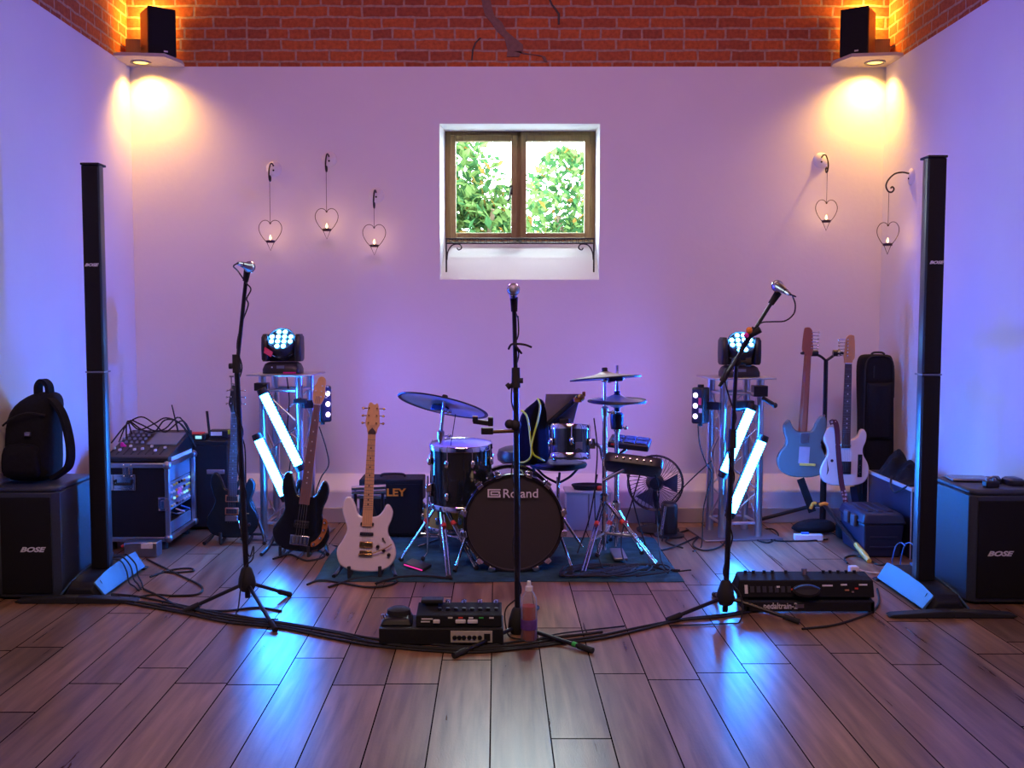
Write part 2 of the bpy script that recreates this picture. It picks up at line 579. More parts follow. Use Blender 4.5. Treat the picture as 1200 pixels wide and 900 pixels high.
    def build(s, name, mats, parent=None, world=False, bevel=0.0, seg=2, angle=40, subsurf=0, smooth=True):
        me = bpy.data.meshes.new(name)
        vs = s.v
        if parent is not None and world:
            inv = WM[parent.name].inverted()
            vs = [inv @ q for q in vs]
        me.from_pydata([tuple(q) for q in vs], [], s.f)
        if not isinstance(mats, (list, tuple)):
            mats = [mats]
        for x in mats:
            me.materials.append(M[x])
        me.polygons.foreach_set('material_index', s.m)
        bm = bmesh.new()
        bm.from_mesh(me)
        bmesh.ops.recalc_face_normals(bm, faces=bm.faces)
        bm.to_mesh(me)
        bm.free()
        if smooth:
            me.polygons.foreach_set('use_smooth', [True] * len(me.polygons))
            me.set_sharp_from_angle(angle=R(angle))
        me.update()
        o = bpy.data.objects.new(name, me)
        col.objects.link(o)
        if parent is not None:
            o.parent = parent
            WM[o.name] = WM[parent.name].copy()
        else:
            WM[o.name] = Matrix.Identity(4)
        if bevel > 0:
            b = o.modifiers.new('bevel', 'BEVEL')
            b.width = bevel
            b.segments = seg
            b.limit_method = 'ANGLE'
            b.angle_limit = R(50)
            b.harden_normals = False
        if subsurf:
            q = o.modifiers.new('subsurf', 'SUBSURF')
            q.levels = q.render_levels = subsurf
        return o


def tag(o, label, cat, group=None, kind=None):
    o['label'] = label
    o['category'] = cat
    if group:
        o['group'] = group
    if kind:
        o['kind'] = kind
    return o


def thing(name, label, cat, loc=(0, 0, 0), rot=(0, 0, 0), group=None):
    o = bpy.data.objects.new(name, None)
    o.empty_display_size = 0.1
    col.objects.link(o)
    o.location = loc
    o.rotation_euler = rot
    WM[o.name] = Matrix.Translation(V(loc)) @ Euler(rot).to_matrix().to_4x4()
    tag(o, label, cat, group)
    return o


def single(mb, name, mats, label, cat, group=None, loc=None, **k):
    """one mesh that is a whole thing, origin at its base"""
    if loc is None:
        xs = [q.x for q in mb.v]
        ys = [q.y for q in mb.v]
        zs = [q.z for q in mb.v]
        loc = V(((min(xs) + max(xs)) / 2, (min(ys) + max(ys)) / 2, min(zs)))
    loc = V(loc)
    mb.v = [q - loc for q in mb.v]
    o = mb.build(name, mats, **k)
    o.location = loc
    WM[o.name] = Matrix.Translation(loc)
    return tag(o, label, cat, group)


def dup(root, loc, rot=None, label=None):
    c = root.copy()
    col.objects.link(c)
    c.location = loc
    if rot is not None:
        c.rotation_euler = rot
    if label:
        c['label'] = label
    WM[c.name] = Matrix.Translation(V(loc)) @ c.rotation_euler.to_matrix().to_4x4()
    for ch in list(root.children):
        d = ch.copy()
        col.objects.link(d)
        d.parent = c
        WM[d.name] = WM[c.name].copy()
        for g in list(ch.children):
            e = g.copy()
            col.objects.link(e)
            e.parent = d
    return c


def structure(o):
    o['kind'] = 'structure'
    return o


def text(s, size, material, parent, Mx, name='lettering', shear=0.0, ext=0.0012, offset=0.0, world=False, squash=1.0):
    cu = bpy.data.curves.new('t', 'FONT')
    cu.body = s
    cu.size = size
    cu.extrude = ext
    cu.align_x = 'CENTER'
    cu.align_y = 'CENTER'
    cu.shear = shear
    cu.offset = offset
    cu.resolution_u = 3
    t = bpy.data.objects.new('t', cu)
    col.objects.link(t)
    bpy.context.view_layer.update()
    me = bpy.data.meshes.new_from_object(t.evaluated_get(bpy.context.evaluated_depsgraph_get()))
    bpy.data.objects.remove(t)
    bpy.data.curves.remove(cu)
    F = Mx @ Matrix.Rotation(PI / 2, 4, 'X') @ Matrix.Diagonal((squash, 1, 1, 1))
    if world:
        F = WM[parent.name].inverted() @ F
    me.transform(F)
    me.materials.clear()
    me.materials.append(M[material])
    o = bpy.data.objects.new(name, me)
    col.objects.link(o)
    o.parent = parent
    WM[o.name] = WM[parent.name].copy()
    return o


TR = Matrix.Translation


def RX(a):
    return Matrix.Rotation(a, 4, 'X')


def RY(a):
    return Matrix.Rotation(a, 4, 'Y')


def RZ(a):
    return Matrix.Rotation(a, 4, 'Z')


def band(pts, w, th, seg=6, side=(1, 0, 0)):
    P = cr(pts, seg)
    rings = []
    for i, p in enumerate(P):
        a, b = P[max(0, i - 1)], P[min(len(P) - 1, i + 1)]
        tt = (b - a).normalized()
        sd = (V(side) - tt * tt.dot(V(side))).normalized()
        nn = tt.cross(sd)
        rings.append([p - sd * w / 2 - nn * th / 2, p + sd * w / 2 - nn * th / 2, p + sd * w / 2 + nn * th / 2, p - sd * w / 2 + nn * th / 2])
    return MB().loft(rings)


# ------------------------------------------------------------------ room
XL, XR, YB, YR, ZP, ZC = -2.57, 2.725, 7.3, -2.6, 3.19, 5.2
structure(MB().bb((XL - .4, YR - .3, -.12), (XR + .4, YB + .5, 0)).build('floor', 'floor'))
structure(MB().bb((XL - .4, YR - .3, ZC), (XR + .4, YB + .5, ZC + .15)).build('ceiling', 'ceiling'))
structure(MB().bb((XL - .4, YR - .3, 0), (XL, YB, ZP)).build('wall_left', 'plaster'))
structure(MB().bb((XR, YR - .3, 0), (XR + .4, YB, ZP)).build('wall_right', 'plaster'))
structure(MB().bb((XL - .4, YR - .3, ZP), (XL - .012, YB, ZC)).build('wall_upper_left', 'brick_side'))
structure(MB().bb((XR + .012, YR - .3, ZP), (XR + .4, YB, ZC)).build('wall_upper_right', 'brick_side'))
structure(MB().bb((XL, YR - .3, 0), (XR, YR, ZC)).build('wall_rear', 'ceiling'))
# back wall with the window opening
WY = 7.60
a0, a1 = at(515, 145, YB), at(702, 328, YB)
b0, b1 = at(521.5, 153, WY), at(697, 284, WY)
wx0, wx1, wz1, wz0 = a0.x, a1.x, a0.z, a1.z
wb = MB()
wb.bb((XL - .4, YB, 0), (wx0, YB + .395, ZP))
wb.bb((wx1, YB, 0), (XR + .4, YB + .395, ZP))
wb.bb((wx0, YB, wz1), (wx1, YB + .395, ZP))
wb.bb((wx0, YB, 0), (wx1, YB + .395, wz0))
# splayed reveals and sloping sill
d = YB + .395
wb.hexa([(wx0, YB, wz0), (wx0, YB + .001, wz0), (b0.x, WY, wz0), (wx0, WY, wz0),
         (wx0, YB, wz1), (wx0, YB + .001, wz1), (b0.x, WY, wz1), (wx0, WY, wz1)])
wb.hexa([(wx1, YB, wz0), (wx1, WY, wz0), (b1.x, WY, wz0), (wx1, YB + .001, wz0),
         (wx1, YB, wz1), (wx1, WY, wz1), (b1.x, WY, wz1), (wx1, YB + .001, wz1)])
wb.hexa([(wx0, YB, wz0), (wx1, YB, wz0), (wx1, d, wz0), (wx0, d, wz0),
         (wx0, YB, wz0 + .002), (wx1, YB, wz0 + .002), (wx1, WY, b1.z), (wx0, WY, b1.z)])
structure(wb.build('wall_back', 'plaster', angle=25))
wub = structure(MB().bb((XL - .4, YB + .015, ZP), (XR + .4, YB + .395, ZC)).build('wall_upper_back', 'brick'))
# repaired crack in the brickwork
def crack(px, w, name, mt):
    mb = MB()
    random.seed(3)
    prev = None
    L, Rr = [], []
    for i, (x, y, ww) in enumerate(px):
        p = at(x, y, YB)
        k = ww / 164 * (0.8 + .4 * random.random())
        L.append((p.x - k / 2, p.z))
        Rr.append((p.x + k / 2, p.z))
    for i in range(len(L) - 1):
        a, b, c, e = L[i], Rr[i], Rr[i + 1], L[i + 1]
        mb.hexa([(a[0], YB + .004, a[1]), (b[0], YB + .004, b[1]), (b[0], YB + .03, b[1]), (a[0], YB + .03, a[1]),
                 (e[0], YB + .004, e[1]), (c[0], YB + .004, c[1]), (c[0], YB + .03, c[1]), (e[0], YB + .03, e[1])])
    mb.build(name, mt, wub)
crack([(566, -40, 9), (569, -5, 10), (571, 8, 11), (574, 18, 10), (582, 26, 12), (588, 36, 13), (597, 44, 14), (603, 52, 17), (604, 58, 20), (601, 66, 16)], 1, 'mortar_repair', 'mortar')
crack([(606, 60, 9), (618, 63, 6), (630, 64, 5), (637, 66, 4), (640, 72, 3)], 1, 'mortar_repair', 'mortar')
crack([(640, -10, 2), (647, 5, 2), (651, 10, 2.5), (655, 16, 2.5), (655, 28, 2)], 1, 'crack', 'iron')
crack([(553, 70, 2), (554, 58, 2), (557, 50, 2), (563, 44, 2)], 1, 'crack', 'iron')
# plinth with sloping top, skirtings
yf = 7.12
pl = MB().hexa([(XL, yf, 0), (XR, yf, 0), (XR, YB + .01, 0), (XL, YB + .01, 0), (XL, yf, .225), (XR, yf, .225), (XR, YB + .01, .325), (XL, YB + .01, .325)])
structure(pl.build('trim_1', 'plaster', bevel=.012))
structure(MB().bb((XL, yf - .018, 0), (XR, yf, .105)).build('baseboard_back', 'skirting', bevel=.004))
structure(MB().bb((XL, YR, 0), (XL + .016, yf - .02, .105)).build('baseboard_left', 'skirting', bevel=.004))
structure(MB().bb((XR - .016, YR, 0), (XR, yf - .02, .105)).build('baseboard_right', 'skirting', bevel=.004))


# window
def rect_frame(mb, x0, x1, z0, z1, w, y0, y1):
    mb.bb((x0, y0, z0), (x0 + w, y1, z1))
    mb.bb((x1 - w, y0, z0), (x1, y1, z1))
    mb.bb((x0 + w, y0, z0), (x1 - w, y1, z0 + w))
    mb.bb((x0 + w, y0, z1 - w), (x1 - w, y1, z1))


fw = MB()
wt, wl = b0.z, b1.z
rect_frame(fw, b0.x - .01, b1.x + .01, wl - .02, wt + .01, .052, WY, WY + .09)
mx_ = at(608, 200, WY).x
fw.bb((mx_ - .02, WY, wl), (mx_ + .02, WY + .09, wt))
win = structure(fw.build('window_1', 'oak', bevel=.004))
for (x0, x1) in ((b0.x + .035, mx_ - .012), (mx_ + .012, b1.x - .035)):
    cm = MB()
    rect_frame(cm, x0, x1, wl + .025, wt - .035, .044, WY - .022, WY + .04)
    c = cm.build('casement', 'oak', win, bevel=.006)
    MB().bb((x0 + .04, WY + .008, wl + .065), (x1 - .04, WY + .014, wt - .075)).build('pane', 'glass', c)
hp = at(599, 226, WY - .03)
hm = MB().box((hp.x, WY - .027, hp.z + .02), (.022, .012, .07))
hm.tube(cr([(hp.x, WY - .03, hp.z + .03), (hp.x, WY - .055, hp.z + .03), (hp.x - .006, WY - .06, hp.z - .01), (hp.x - .02, WY - .055, hp.z - .055), (hp.x - .035, WY - .055, hp.z - .06)], 5), .006)
hm.build('handle', 'iron', win)
# iron shelf bracket standing in the window recess
yi = 7.36
i0, i1 = at(522, 283, yi), at(697, 283, yi)
th = thing('iron_window_rail', 'black wrought iron rail with scrolled brackets across the window sill', 'rail', (0.36, yi, i0.z - .2))
rm = MB()
rm.rod((i0.x, yi, i0.z + .02), (i1.x, yi, i0.z + .02), .006)
rm.rod((i0.x, yi, i0.z - .012), (i1.x, yi, i0.z - .012), .006)
rm.rod((i0.x, yi + .14, i0.z + .0), (i1.x, yi + .14, i0.z + .0), .006)
n_ = 26
for k in range(n_):
    x = i0.x + (i1.x - i0.x) * (k + .5) / n_
    q = [(x + .016 * math.cos(t * PI / 5), yi, i0.z + .004 + .014 * math.sin(t * PI / 5)) for t in range(10)]
    rm.tube(q, .0028, 5, closed=True)
    rm.rod((x, yi, i0.z - .012), (x, yi + .14, i0.z), .003, seg=5)
rm.build('rail', 'iron', th, world=True)
for sx, ix in ((1, i0.x), (-1, i1.x)):
    bk = MB()
    zb = at(523, 319, yi).z
    bk.rod((ix + sx * .006, yi, i0.z + .02), (ix + sx * .006, yi, zb), .006)
    bk.tube(cr([(ix + sx * .01, yi, i0.z - .13), (ix + sx * .018, yi, i0.z - .07), (ix + sx * .05, yi, i0.z - .025), (ix + sx * .10, yi, i0.z - .02),
                (ix + sx * .115, yi, i0.z - .045), (ix + sx * .095, yi, i0.z - .06), (ix + sx * .082, yi, i0.z - .045)], 5), .0045)
    bk.build('bracket', 'iron', th, world=True)

# ------------------------------------------------------------------ outside the window
structure(MB().bb((-14, YB + .5, -.2), (16, 40, -.02)).build('ground_outside', 'lawn'))


def shrub(label, cx, cy, h, w, n, seed):
    rnd = random.Random(seed)
    t = thing('garden_shrub', label, 'shrub', (cx, cy, -.02), group='shrubs beyond the window')
    st = MB()
    for k in range(7):
        a = k * 2 * PI / 7
        st.tube(cr([(0, 0, 0), (.15 * math.cos(a), .15 * math.sin(a), h * .35), (w * .3 * math.cos(a), w * .3 * math.sin(a), h * .75)], 4), .025)
    st.build('stem', 'bark', t)
    lf = MB()
    for k in range(n):
        while True:
            p = V((rnd.uniform(-1, 1), rnd.uniform(-1, 1), rnd.uniform(-1, 1)))
            if .3 < p.length < 1:
                break
        lump = 1 + .16 * math.sin(5 * p.x + 3 * p.z + seed) + .12 * math.sin(9 * p.z - 4 * p.x)
        c = V((p.x * w / 2 * lump, p.y * w / 2 * .7, h * .55 + p.z * h * .45 * lump))
        s = rnd.uniform(.04, .085)
        e = Euler((rnd.uniform(-1.2, 1.2), rnd.uniform(-1.2, 1.2), rnd.uniform(0, 6.28))).to_matrix()
        q = [c + e @ V(u) * s for u in ((-1, 0, 0), (0, -.5, .12), (1, 0, 0), (0, .5, .12))]
        r = rnd.random()
        lf.add(q, [(0, 1, 2, 3)], 2 if r < .06 else (1 if r < .45 else 0))
    lf.build('foliage', ['leaf_a', 'leaf_b', 'leaf_c'], t, smooth=False)


shrub('leafy green shrub behind the left pane of the window', -.35, 10.6, 3.36, 1.7, 7000, 1)
shrub('taller green shrub with pale leaves behind the right pane of the window', 1.25, 12.6, 3.55, 1.9, 8000, 2)

# ------------------------------------------------------------------ corner shelves, speakers
def corner_shelf(side, label_shelf, label_spk, label_blk):
    X = XL if side < 0 else XR
    s = -side                                   # direction away from the wall
    t = thing('corner_shelf', label_shelf, 'shelf', (X, YB, ZP), group='corner shelves')
    out = [(0, 0), (s * .385, 0), (s * .40, -.10), (s * .34, -.29), (s * .06, -.33), (0, -.31)]
    m = MB()
    vs = [V((x, y, z)) for z in (-.004, .018) for x, y in out]
    n = len(out)
    m.add(vs, [tuple(range(n - 1, -1, -1)), tuple(range(n, 2 * n))] + [(i, (i + 1) % n, n + (i + 1) % n, n + i) for i in range(n)])
    m.build('shelf_board', 'ledge', t)
    lx, ly = s * .128, -.14
    ring = MB().lathe([(.052, -.012), (.068, -.012), (.07, -.004), (.052, -.003)], TR((lx, ly, 0)), 28).build('trim_ring', 'steel', t)
    MB().lathe([(0, -.0055), (.052, -.0055)], TR((lx, ly, 0)), 28).build('lamp_disc', 'lamp', t)
    # loudspeaker
    sx, sy = X + s * .255, YB - .155
    k = thing('shelf_speaker', label_spk, 'speaker', (sx, sy, ZP + .018), (0, 0, s * R(34)), group='corner speakers')
    MB().box((0, .012, .158), (.185, .185, .316)).build('cabinet', 'speaker_wood', k, bevel=.008)
    g = MB().box((0, -.09, .158), (.187, .024, .318)).build('front_grille', 'grille', k, bevel=.006)
    MB().box((s * -.0 + .02, -.1035, .028), (.026, .003, .010)).build('badge', 'logo', g)
    bl = MB().bb((X + s * .015, YB - .115, ZP + .019), (X + s * .125, YB - .02, ZP + .165))
    single(bl, 'timber_block', 'oak', label_blk, 'block', 'timber blocks in the corners', bevel=.006)
    # lamp in the shelf and its upward leak behind the loudspeaker
    ld = bpy.data.lights.new('downlight', 'SPOT')
    ld.energy = LE['down']
    ld.color = (1.0, .52, .10)
    ld.spot_size = R(132)
    ld.spot_blend = 1.0
    ld.shadow_soft_size = .03
    lo = bpy.data.objects.new('downlight', ld)
    col.objects.link(lo)
    lo.location = (X + lx, YB + ly, ZP - .02)
    lo.rotation_euler = (R(8), s * R(-6), 0)
    ud = bpy.data.lights.new('uplight', 'POINT')
    ud.energy = LE['up']
    ud.color = (1.0, .52, .07)
    ud.shadow_soft_size = .03
    uo = bpy.data.objects.new('uplight', ud)
    col.objects.link(uo)
    uo.location = (X + s * .16, YB - .06, ZP + .33)


LE = dict(down=74, up=14)
corner_shelf(-1, 'small corner shelf with amber downlight in the corner above the flight case', 'black fronted speaker on the left corner shelf', 'square timber block behind the left corner speaker')
corner_shelf(1, 'small corner shelf with amber downlight in the corner above the guitar bag', 'black fronted speaker on the right corner shelf', 'square timber block behind the right corner speaker')


# ------------------------------------------------------------------ heart candle holders
def sconce(pos, rz, wire, hrot, lab, cand):
    t = thing('heart_candle_holder', lab, 'candle holder', pos, (0, 0, rz), 'heart candle holders')
    MB().lathe([(0, .018), (.03, .016), (.052, .006), (.055, 0), (0, 0)], RX(PI / 2), 28).build('wall_plate', 'plaster', t)
    arm = MB().tube(cr([(0, -.015, .02), (0, -.06, .028), (0, -.11, .018), (0, -.15, -.02), (0, -.165, -.06), (0, -.15, -.095), (0, -.125, -.1), (0, -.112, -.08), (0, -.124, -.066), (0, -.134, -.076)], 6), .0055, 8)
    arm.ball((0, -.016, -.012), .007)
    arm.build('bracket_arm', 'iron', t)
    hx, hz = -.145, -.104
    zt = hz - wire
    MB().rod((0, hx, hz + .008), (0, hx, zt), .0018, seg=6).build('hanging_wire', 'rust', t)
    F = TR((0, hx, zt)) @ RZ(hrot)
    half = [(0, 0), (.012, .014), (.035, .022), (.06, .012), (.078, -.018), (.076, -.055), (.055, -.095), (.03, -.125)]
    pr = [F @ V((x, 0, z)) for x, z in half]
    pts = cr([F @ V((0, 0, -.004))] + pr[1:], 5)
    hm = MB()
    hm.tube(pts, .0024, 6)
    hm.tube(cr([F @ V((0, 0, -.004))] + [F @ V((-x, 0, z)) for x, z in half[1:]], 5), .0024, 6)
    hm.tube([F @ V((.027, 0, -.125)), F @ V((0, 0, -.188)), F @ V((-.027, 0, -.125))], .0022, 6)
    hm.ball(F @ V((0, 0, 0)), .006)
    hm.build('heart_frame', 'rust', t)
    MB().lathe([(0, -.132), (.029, -.132), (.032, -.118), (.030, -.118), (.027, -.128), (0, -.128)], F, 20).build('candle_cup', 'rust', t)
    w = WM[t.name] @ F
    c = thing('tealight', cand, 'candle', w @ V((0, 0, -.1275)), group='tealights in the heart holders')
    MB().lathe([(0, 0), (.021, 0), (.021, .014), (0, .013)], None, 18).build('wax', 'wax', c)
    MB().lathe([(0, .013), (.006, .02), (.0075, .028), (.004, .04), (0, .05)], None, 12).build('flame', 'flame', c)
    pd = bpy.data.lights.new('candle_light', 'POINT')
    pd.energy = .33
    pd.color = (1, .55, .2)
    pd.shadow_soft_size = .012
    po = bpy.data.objects.new('candle_light', pd)
    col.objects.link(po)
    po.location = w @ V((0, 0, -.065))


sconce(at(321, 198, YB), 0, .29, 0, 'heart candle holder nearest the left corner, first of the three beside the window', 'lit tealight in the heart holder farthest left')
sconce(at(386, 187, YB), 0, .275, 0, 'highest of the three heart candle holders, between its two neighbours left of the window', 'lit tealight in the highest heart holder left of the window')
sconce(at(441, 229, YB), 0, .135, 0, 'heart candle holder hung lowest and nearest to the left side of the window', 'lit tealight in the heart holder nearest the window')
sconce(at(962, 188, YB), 0, .21, R(8), 'heart candle holder on a white disc on the back wall right of the window', 'lit tealight in the heart holder right of the window')
p5 = ray(1068, 207)
p5 = V((0, 0, H)) + p5 * (XR / p5.x)
sconce(p5, -PI / 2, .215, R(38), 'heart candle holder on a scrolled arm from the right side wall', 'lit tealight in the heart holder on the side wall')
# ------------------------------------------------------------------ column loudspeakers on power stands
def column_speaker(cx, cy, s, lab):
    """s = +1: the lit slanted panel faces -X (right unit); -1 mirrored"""
    t = thing('line_array_loudspeaker', lab, 'loudspeaker', (cx, cy, 0), group='column loudspeakers')
    w = .100
    body = MB()
    prof = [(-w, 0.012), (w, 0.012), (w * .76, .07), (w * .62, .098), (-w * .62, .098), (-w * .76, .07)]
    n = len(prof)
    rings = []
    for y, k, kz in ((-.31, .86, .55), (-.27, 1, .9), (-.1, 1, 1), (.12, 1, 1.02), (.31, 1, .95), (.34, .9, .8)):
        rings.append([V((x * k, y, .012 + (z - .012) * kz)) for x, z in prof])
    body.loft(rings)
    body.build('power_stand', 'textured', t, bevel=.006)
    # slanted side panels
    for q in (-1, 1):
        sp_ = MB()
        rows = []
        for y, z0, z1 in ((-.285, .022, .076), (-.15, .022, .096), (.0, .022, .104), (.16, .022, .106), (.315, .022, .098)):
            rows.append([V((q * (w + .018), y, z0)), V((q * (w * .62), y, z1 + .012)), V((q * (w * .60), y, z1 + .002)), V((q * (w + .006), y, z0 - .006))])
        sp_.loft(rows)
        pn = sp_.build('side_panel', 'panel_grey', t, bevel=.003)
        g = MB()
        gl = [V((q * (w + .0182 - .016), -.235, .0345)), V((q * (w * .62 + .012), -.235, .0865)), V((q * (w * .62 + .0115), .24, .1075)), V((q * (w + .0182 - .016), .24, .0375))]
        g.tube(gl[:1] + gl[3:] , .0016, 5)
        g.tube(gl[:2], .0016, 5)
        g.build('panel_seam', 'rubber', pn)
    # fold-out feet
    for q in (-1, 1):
        f = MB()
        f.prism([(0, 0), (q * .28, 0), (q * .31, .010), (q * .29, .018), (q * .05, .034), (0, .034)], -.375, -.312)
        f.build('foot', 'rubber', t, bevel=.004)
        f = MB()
        f.prism([(0, 0), (q * .11, 0), (q * .125, .008), (q * .11, .012), (q * .05, .02), (0, .02)], .315, .37)
        f.build('foot', 'rubber', t, bevel=.004)
    # column in two lengths
    for z0, z1, nm in ((.095, 1.15, 'lower_array'), (1.156, 2.235, 'upper_array')):
        m = MB()
        hw, hd = .049, .05
        out = [(-hw * .72, hd), (hw * .72, hd), (hw, .0), (hw * .96, -hd * .75), (-hw * .96, -hd * .75), (-hw, .0)]
        m.loft([[V((x, y, z)) for x, y in out] for z in (z0, z1)])
        c = m.build(nm, 'column_paint', t, bevel=.003)
        gm = MB().loft([[V((x, y, z)) for x, y in ((-hw * .93, -hd * .7), (hw * .93, -hd * .7), (hw * .86, -hd), (0, -hd * 1.12), (-hw * .86, -hd))] for z in (z0 + .006, z1 - .006)])
        gm.build('front_grille', 'grille', c, bevel=.002)
        if nm == 'upper_array':
            mb = MB().box((0, .004, z1 + .006), (.098, .105, .012))
            mb.build('top_cap', 'rubber', c, bevel=.003)
            text('BOSE', .021, 'logo', c, TR((.0, -hd * 1.13 - .001, 1.715)), shear=.35, offset=.0008, squash=1.35)
    m = MB().box((0, .0, 1.153), (.1, .094, .008))
    m.build('joint_band', 'steel', t)
    return t


column_speaker(-2.124, 5.45, -1, 'tall slim black column loudspeaker beside the backpack and flight case')
column_speaker(2.195, 5.2, 1, 'tall slim black column loudspeaker beside the blue toolbox')


def bass_module(x0, y0, lab):
    wd, dp, h = .325, .44, .584
    t = thing('bass_module', lab, 'subwoofer', (x0 + wd / 2, y0 + dp / 2, 0), group='black bass modules')
    m = MB()
    out = [(-wd / 2, dp / 2), (-wd / 2, -dp / 2 + .03), (-wd / 2 + .03, -dp / 2), (wd / 2 - .03, -dp / 2), (wd / 2, -dp / 2 + .03), (wd / 2, dp / 2)]
    m.loft([[V((x, y, z)) for x, y in out] for z in (.012, h - .03)])
    m.build('cabinet', 'textured_side', t, bevel=.006)
    tp = MB().loft([[V((x * 1.01, y * 1.01, z)) for x, y in out] for z in (h - .03, h)])
    tp.build('top', 'textured_side', t, bevel=.012, seg=3)
    g = MB().box((0, -dp / 2 - .003, h / 2 - .01), (wd - .07, .012, h - .09))
    gr = g.build('front_grille', 'grille', t, bevel=.004)
    text('BOSE', .034, 'logo', gr, TR((.03 if x0 < 0 else -.02, -dp / 2 - .0105, .262)), shear=.35, offset=.0012, squash=1.5)
    for sx in (-1, 1):
        for sy in (-1, 1):
            MB().lathe([(0, 0), (.02, 0), (.022, .014), (0, .014)], TR((sx * (wd / 2 - .05), sy * (dp / 2 - .05), 0)), 14).build('foot', 'rubber', t)
    return t


bass_module(-2.557, 5.15, 'black bass module under the backpack')
bass_module(2.37, 5.06, 'black bass module with gadgets on its top')

# ------------------------------------------------------------------ backpack
def superring(cx, cy, z, a, b, n=24, e=3.2, sh=0):
    r = []
    for k in range(n):
        t = 2 * PI * k / n
        c, s_ = math.cos(t), math.sin(t)
        r.append(V((cx + a * math.copysign(abs(c) ** (2 / e), c), cy + b * math.copysign(abs(s_) ** (2 / e), s_), z)))
    return r


bp_ = thing('backpack', 'black backpack with a looped shoulder strap on a bass module', 'backpack', (-2.425, 5.36, .584))
m = MB()
m.loft([superring(-.01, 0, .003, .105, .10), superring(-.01, 0, .03, .122, .13), superring(-.01, 0, .12, .127, .135), superring(-.01, 0, .23, .127, .13),
        superring(-.004, .0, .33, .124, .12), superring(.018, .01, .40, .116, .105), superring(.045, .015, .445, .08, .08), superring(.06, .02, .468, .04, .04)])
m.build('main_bag', 'fabric', bp_, subsurf=1)
m = MB()
m.loft([superring(-.01, -.14, .03, .09, .02), superring(-.01, -.155, .06, .10, .04), superring(-.01, -.155, .17, .098, .042), superring(-.01, -.14, .215, .08, .02)])
m.build('front_pocket', 'fabric', bp_, subsurf=1)
m = band(cr([(.08, -.02, .435), (.125, -.06, .42), (.178, -.085, .36), (.212, -.10, .26), (.222, -.10, .16), (.20, -.09, .08), (.11, -.07, .02)], 2), .045, .02, 4, side=(.45, 1, 0))
m.build('shoulder_strap', 'fabric', bp_)
m = band([(.02, 0, .45), (.022, 0, .50), (.045, 0, .525), (.075, 0, .50), (.08, 0, .44)], .045, .022, 5, side=(.3, 1, 0))
m.build('top_handle', 'fabric', bp_)
m = MB().tube(cr([(-.12, -.11, .30), (-.05, -.145, .345), (.03, -.145, .37), (.10, -.11, .355)], 6), .005, 6)
m.build('zip', 'rubber', bp_)
MB().box((.02, -.137, .26), (.03, .02, .022)).build('zip_pull', 'steel', bp_, bevel=.003)

# ------------------------------------------------------------------ flight case with rack gear
fx0, fx1, fy0, fy1, fh = -2.45, -2.03, 6.26, 6.80, .53
fc = thing('flight_case', 'black flight case with silver edges and its open side showing rack gear', 'flight case', ((fx0 + fx1) / 2, (fy0 + fy1) / 2, 0))
m = MB()
m.bb((fx0, fy0, .07), (fx1, fy0 + .012, fh)).bb((fx0, fy1 - .012, .07), (fx1, fy1, fh)).bb((fx0, fy0 + .012, .07), (fx0 + .012, fy1 - .012, fh))
m.bb((fx0 + .012, fy0 + .012, .07), (fx1, fy1 - .012, .082)).bb((fx0 + .012, fy0 + .012, fh - .012), (fx1, fy1 - .012, fh))
m.build('panels', 'case', fc, world=True)
m = MB()
e = .014
for y in (fy0, fy1):
    for x in (fx0, fx1):
        m.bb((x - e, y - e, .065), (x + e, y + e, fh + .006))
    for z in (.07, fh):
        m.bb((fx0 - e, y - e, z - e), (fx1 + e, y + e, z + e))
for x in (fx0, fx1):
    for z in (.07, fh):
        m.bb((x - e, fy0 - e, z - e), (x + e, fy1 + e, z + e))
m.build('edge_frame', 'alu', fc, world=True, bevel=.003)
for y in (fy0, fy1):
    for x in (fx0, fx1):
        for z in (.075, fh - .002):
            MB().ball((x, y, z), .028, 12).build('ball_corner', 'steel', fc, world=True)
        MB().lathe([(0, 0), (.03, 0), (.03, .03), (.02, .055), (0, .055)], TR((x + (.05 if x == fx0 else -.05), y + (.05 if y == fy0 else -.05), 0)), 14).build('castor', 'rubber', fc, world=True)
# recessed handle, butterfly latches on the side towards the camera
hx = -2.30
m = MB()
rect_frame(m, hx - .075, hx + .075, .375, .475, .014, fy0 - .01, fy0 + .002)
m.bb((hx - .065, fy0 - .003, .385), (hx + .065, fy0 + .001, .465))
h_ = m.build('handle_plate', 'chrome', fc, world=True, bevel=.003)
MB().tube([(hx - .05, fy0 - .014, .44), (hx - .05, fy0 - .02, .415), (hx + .05, fy0 - .02, .415), (hx + .05, fy0 - .014, .44)], .007, 8).build('grip', 'rubber', h_, world=True)
for lx, lz in ((-2.27, .52), (-2.055, .31)):
    m = MB().box((lx, fy0 - .006, lz - .02), (.062, .012, .085))
    m.box((lx, fy0 - .016, lz - .02), (.022, .014, .05))
    for sx in (-1, 1):
        for sz in (-1, 1):
            m.ball((lx + sx * .023, fy0 - .013, lz - .02 + sz * .034), .005, 8)
    m.build('latch', 'chrome', fc, world=True, bevel=.002)


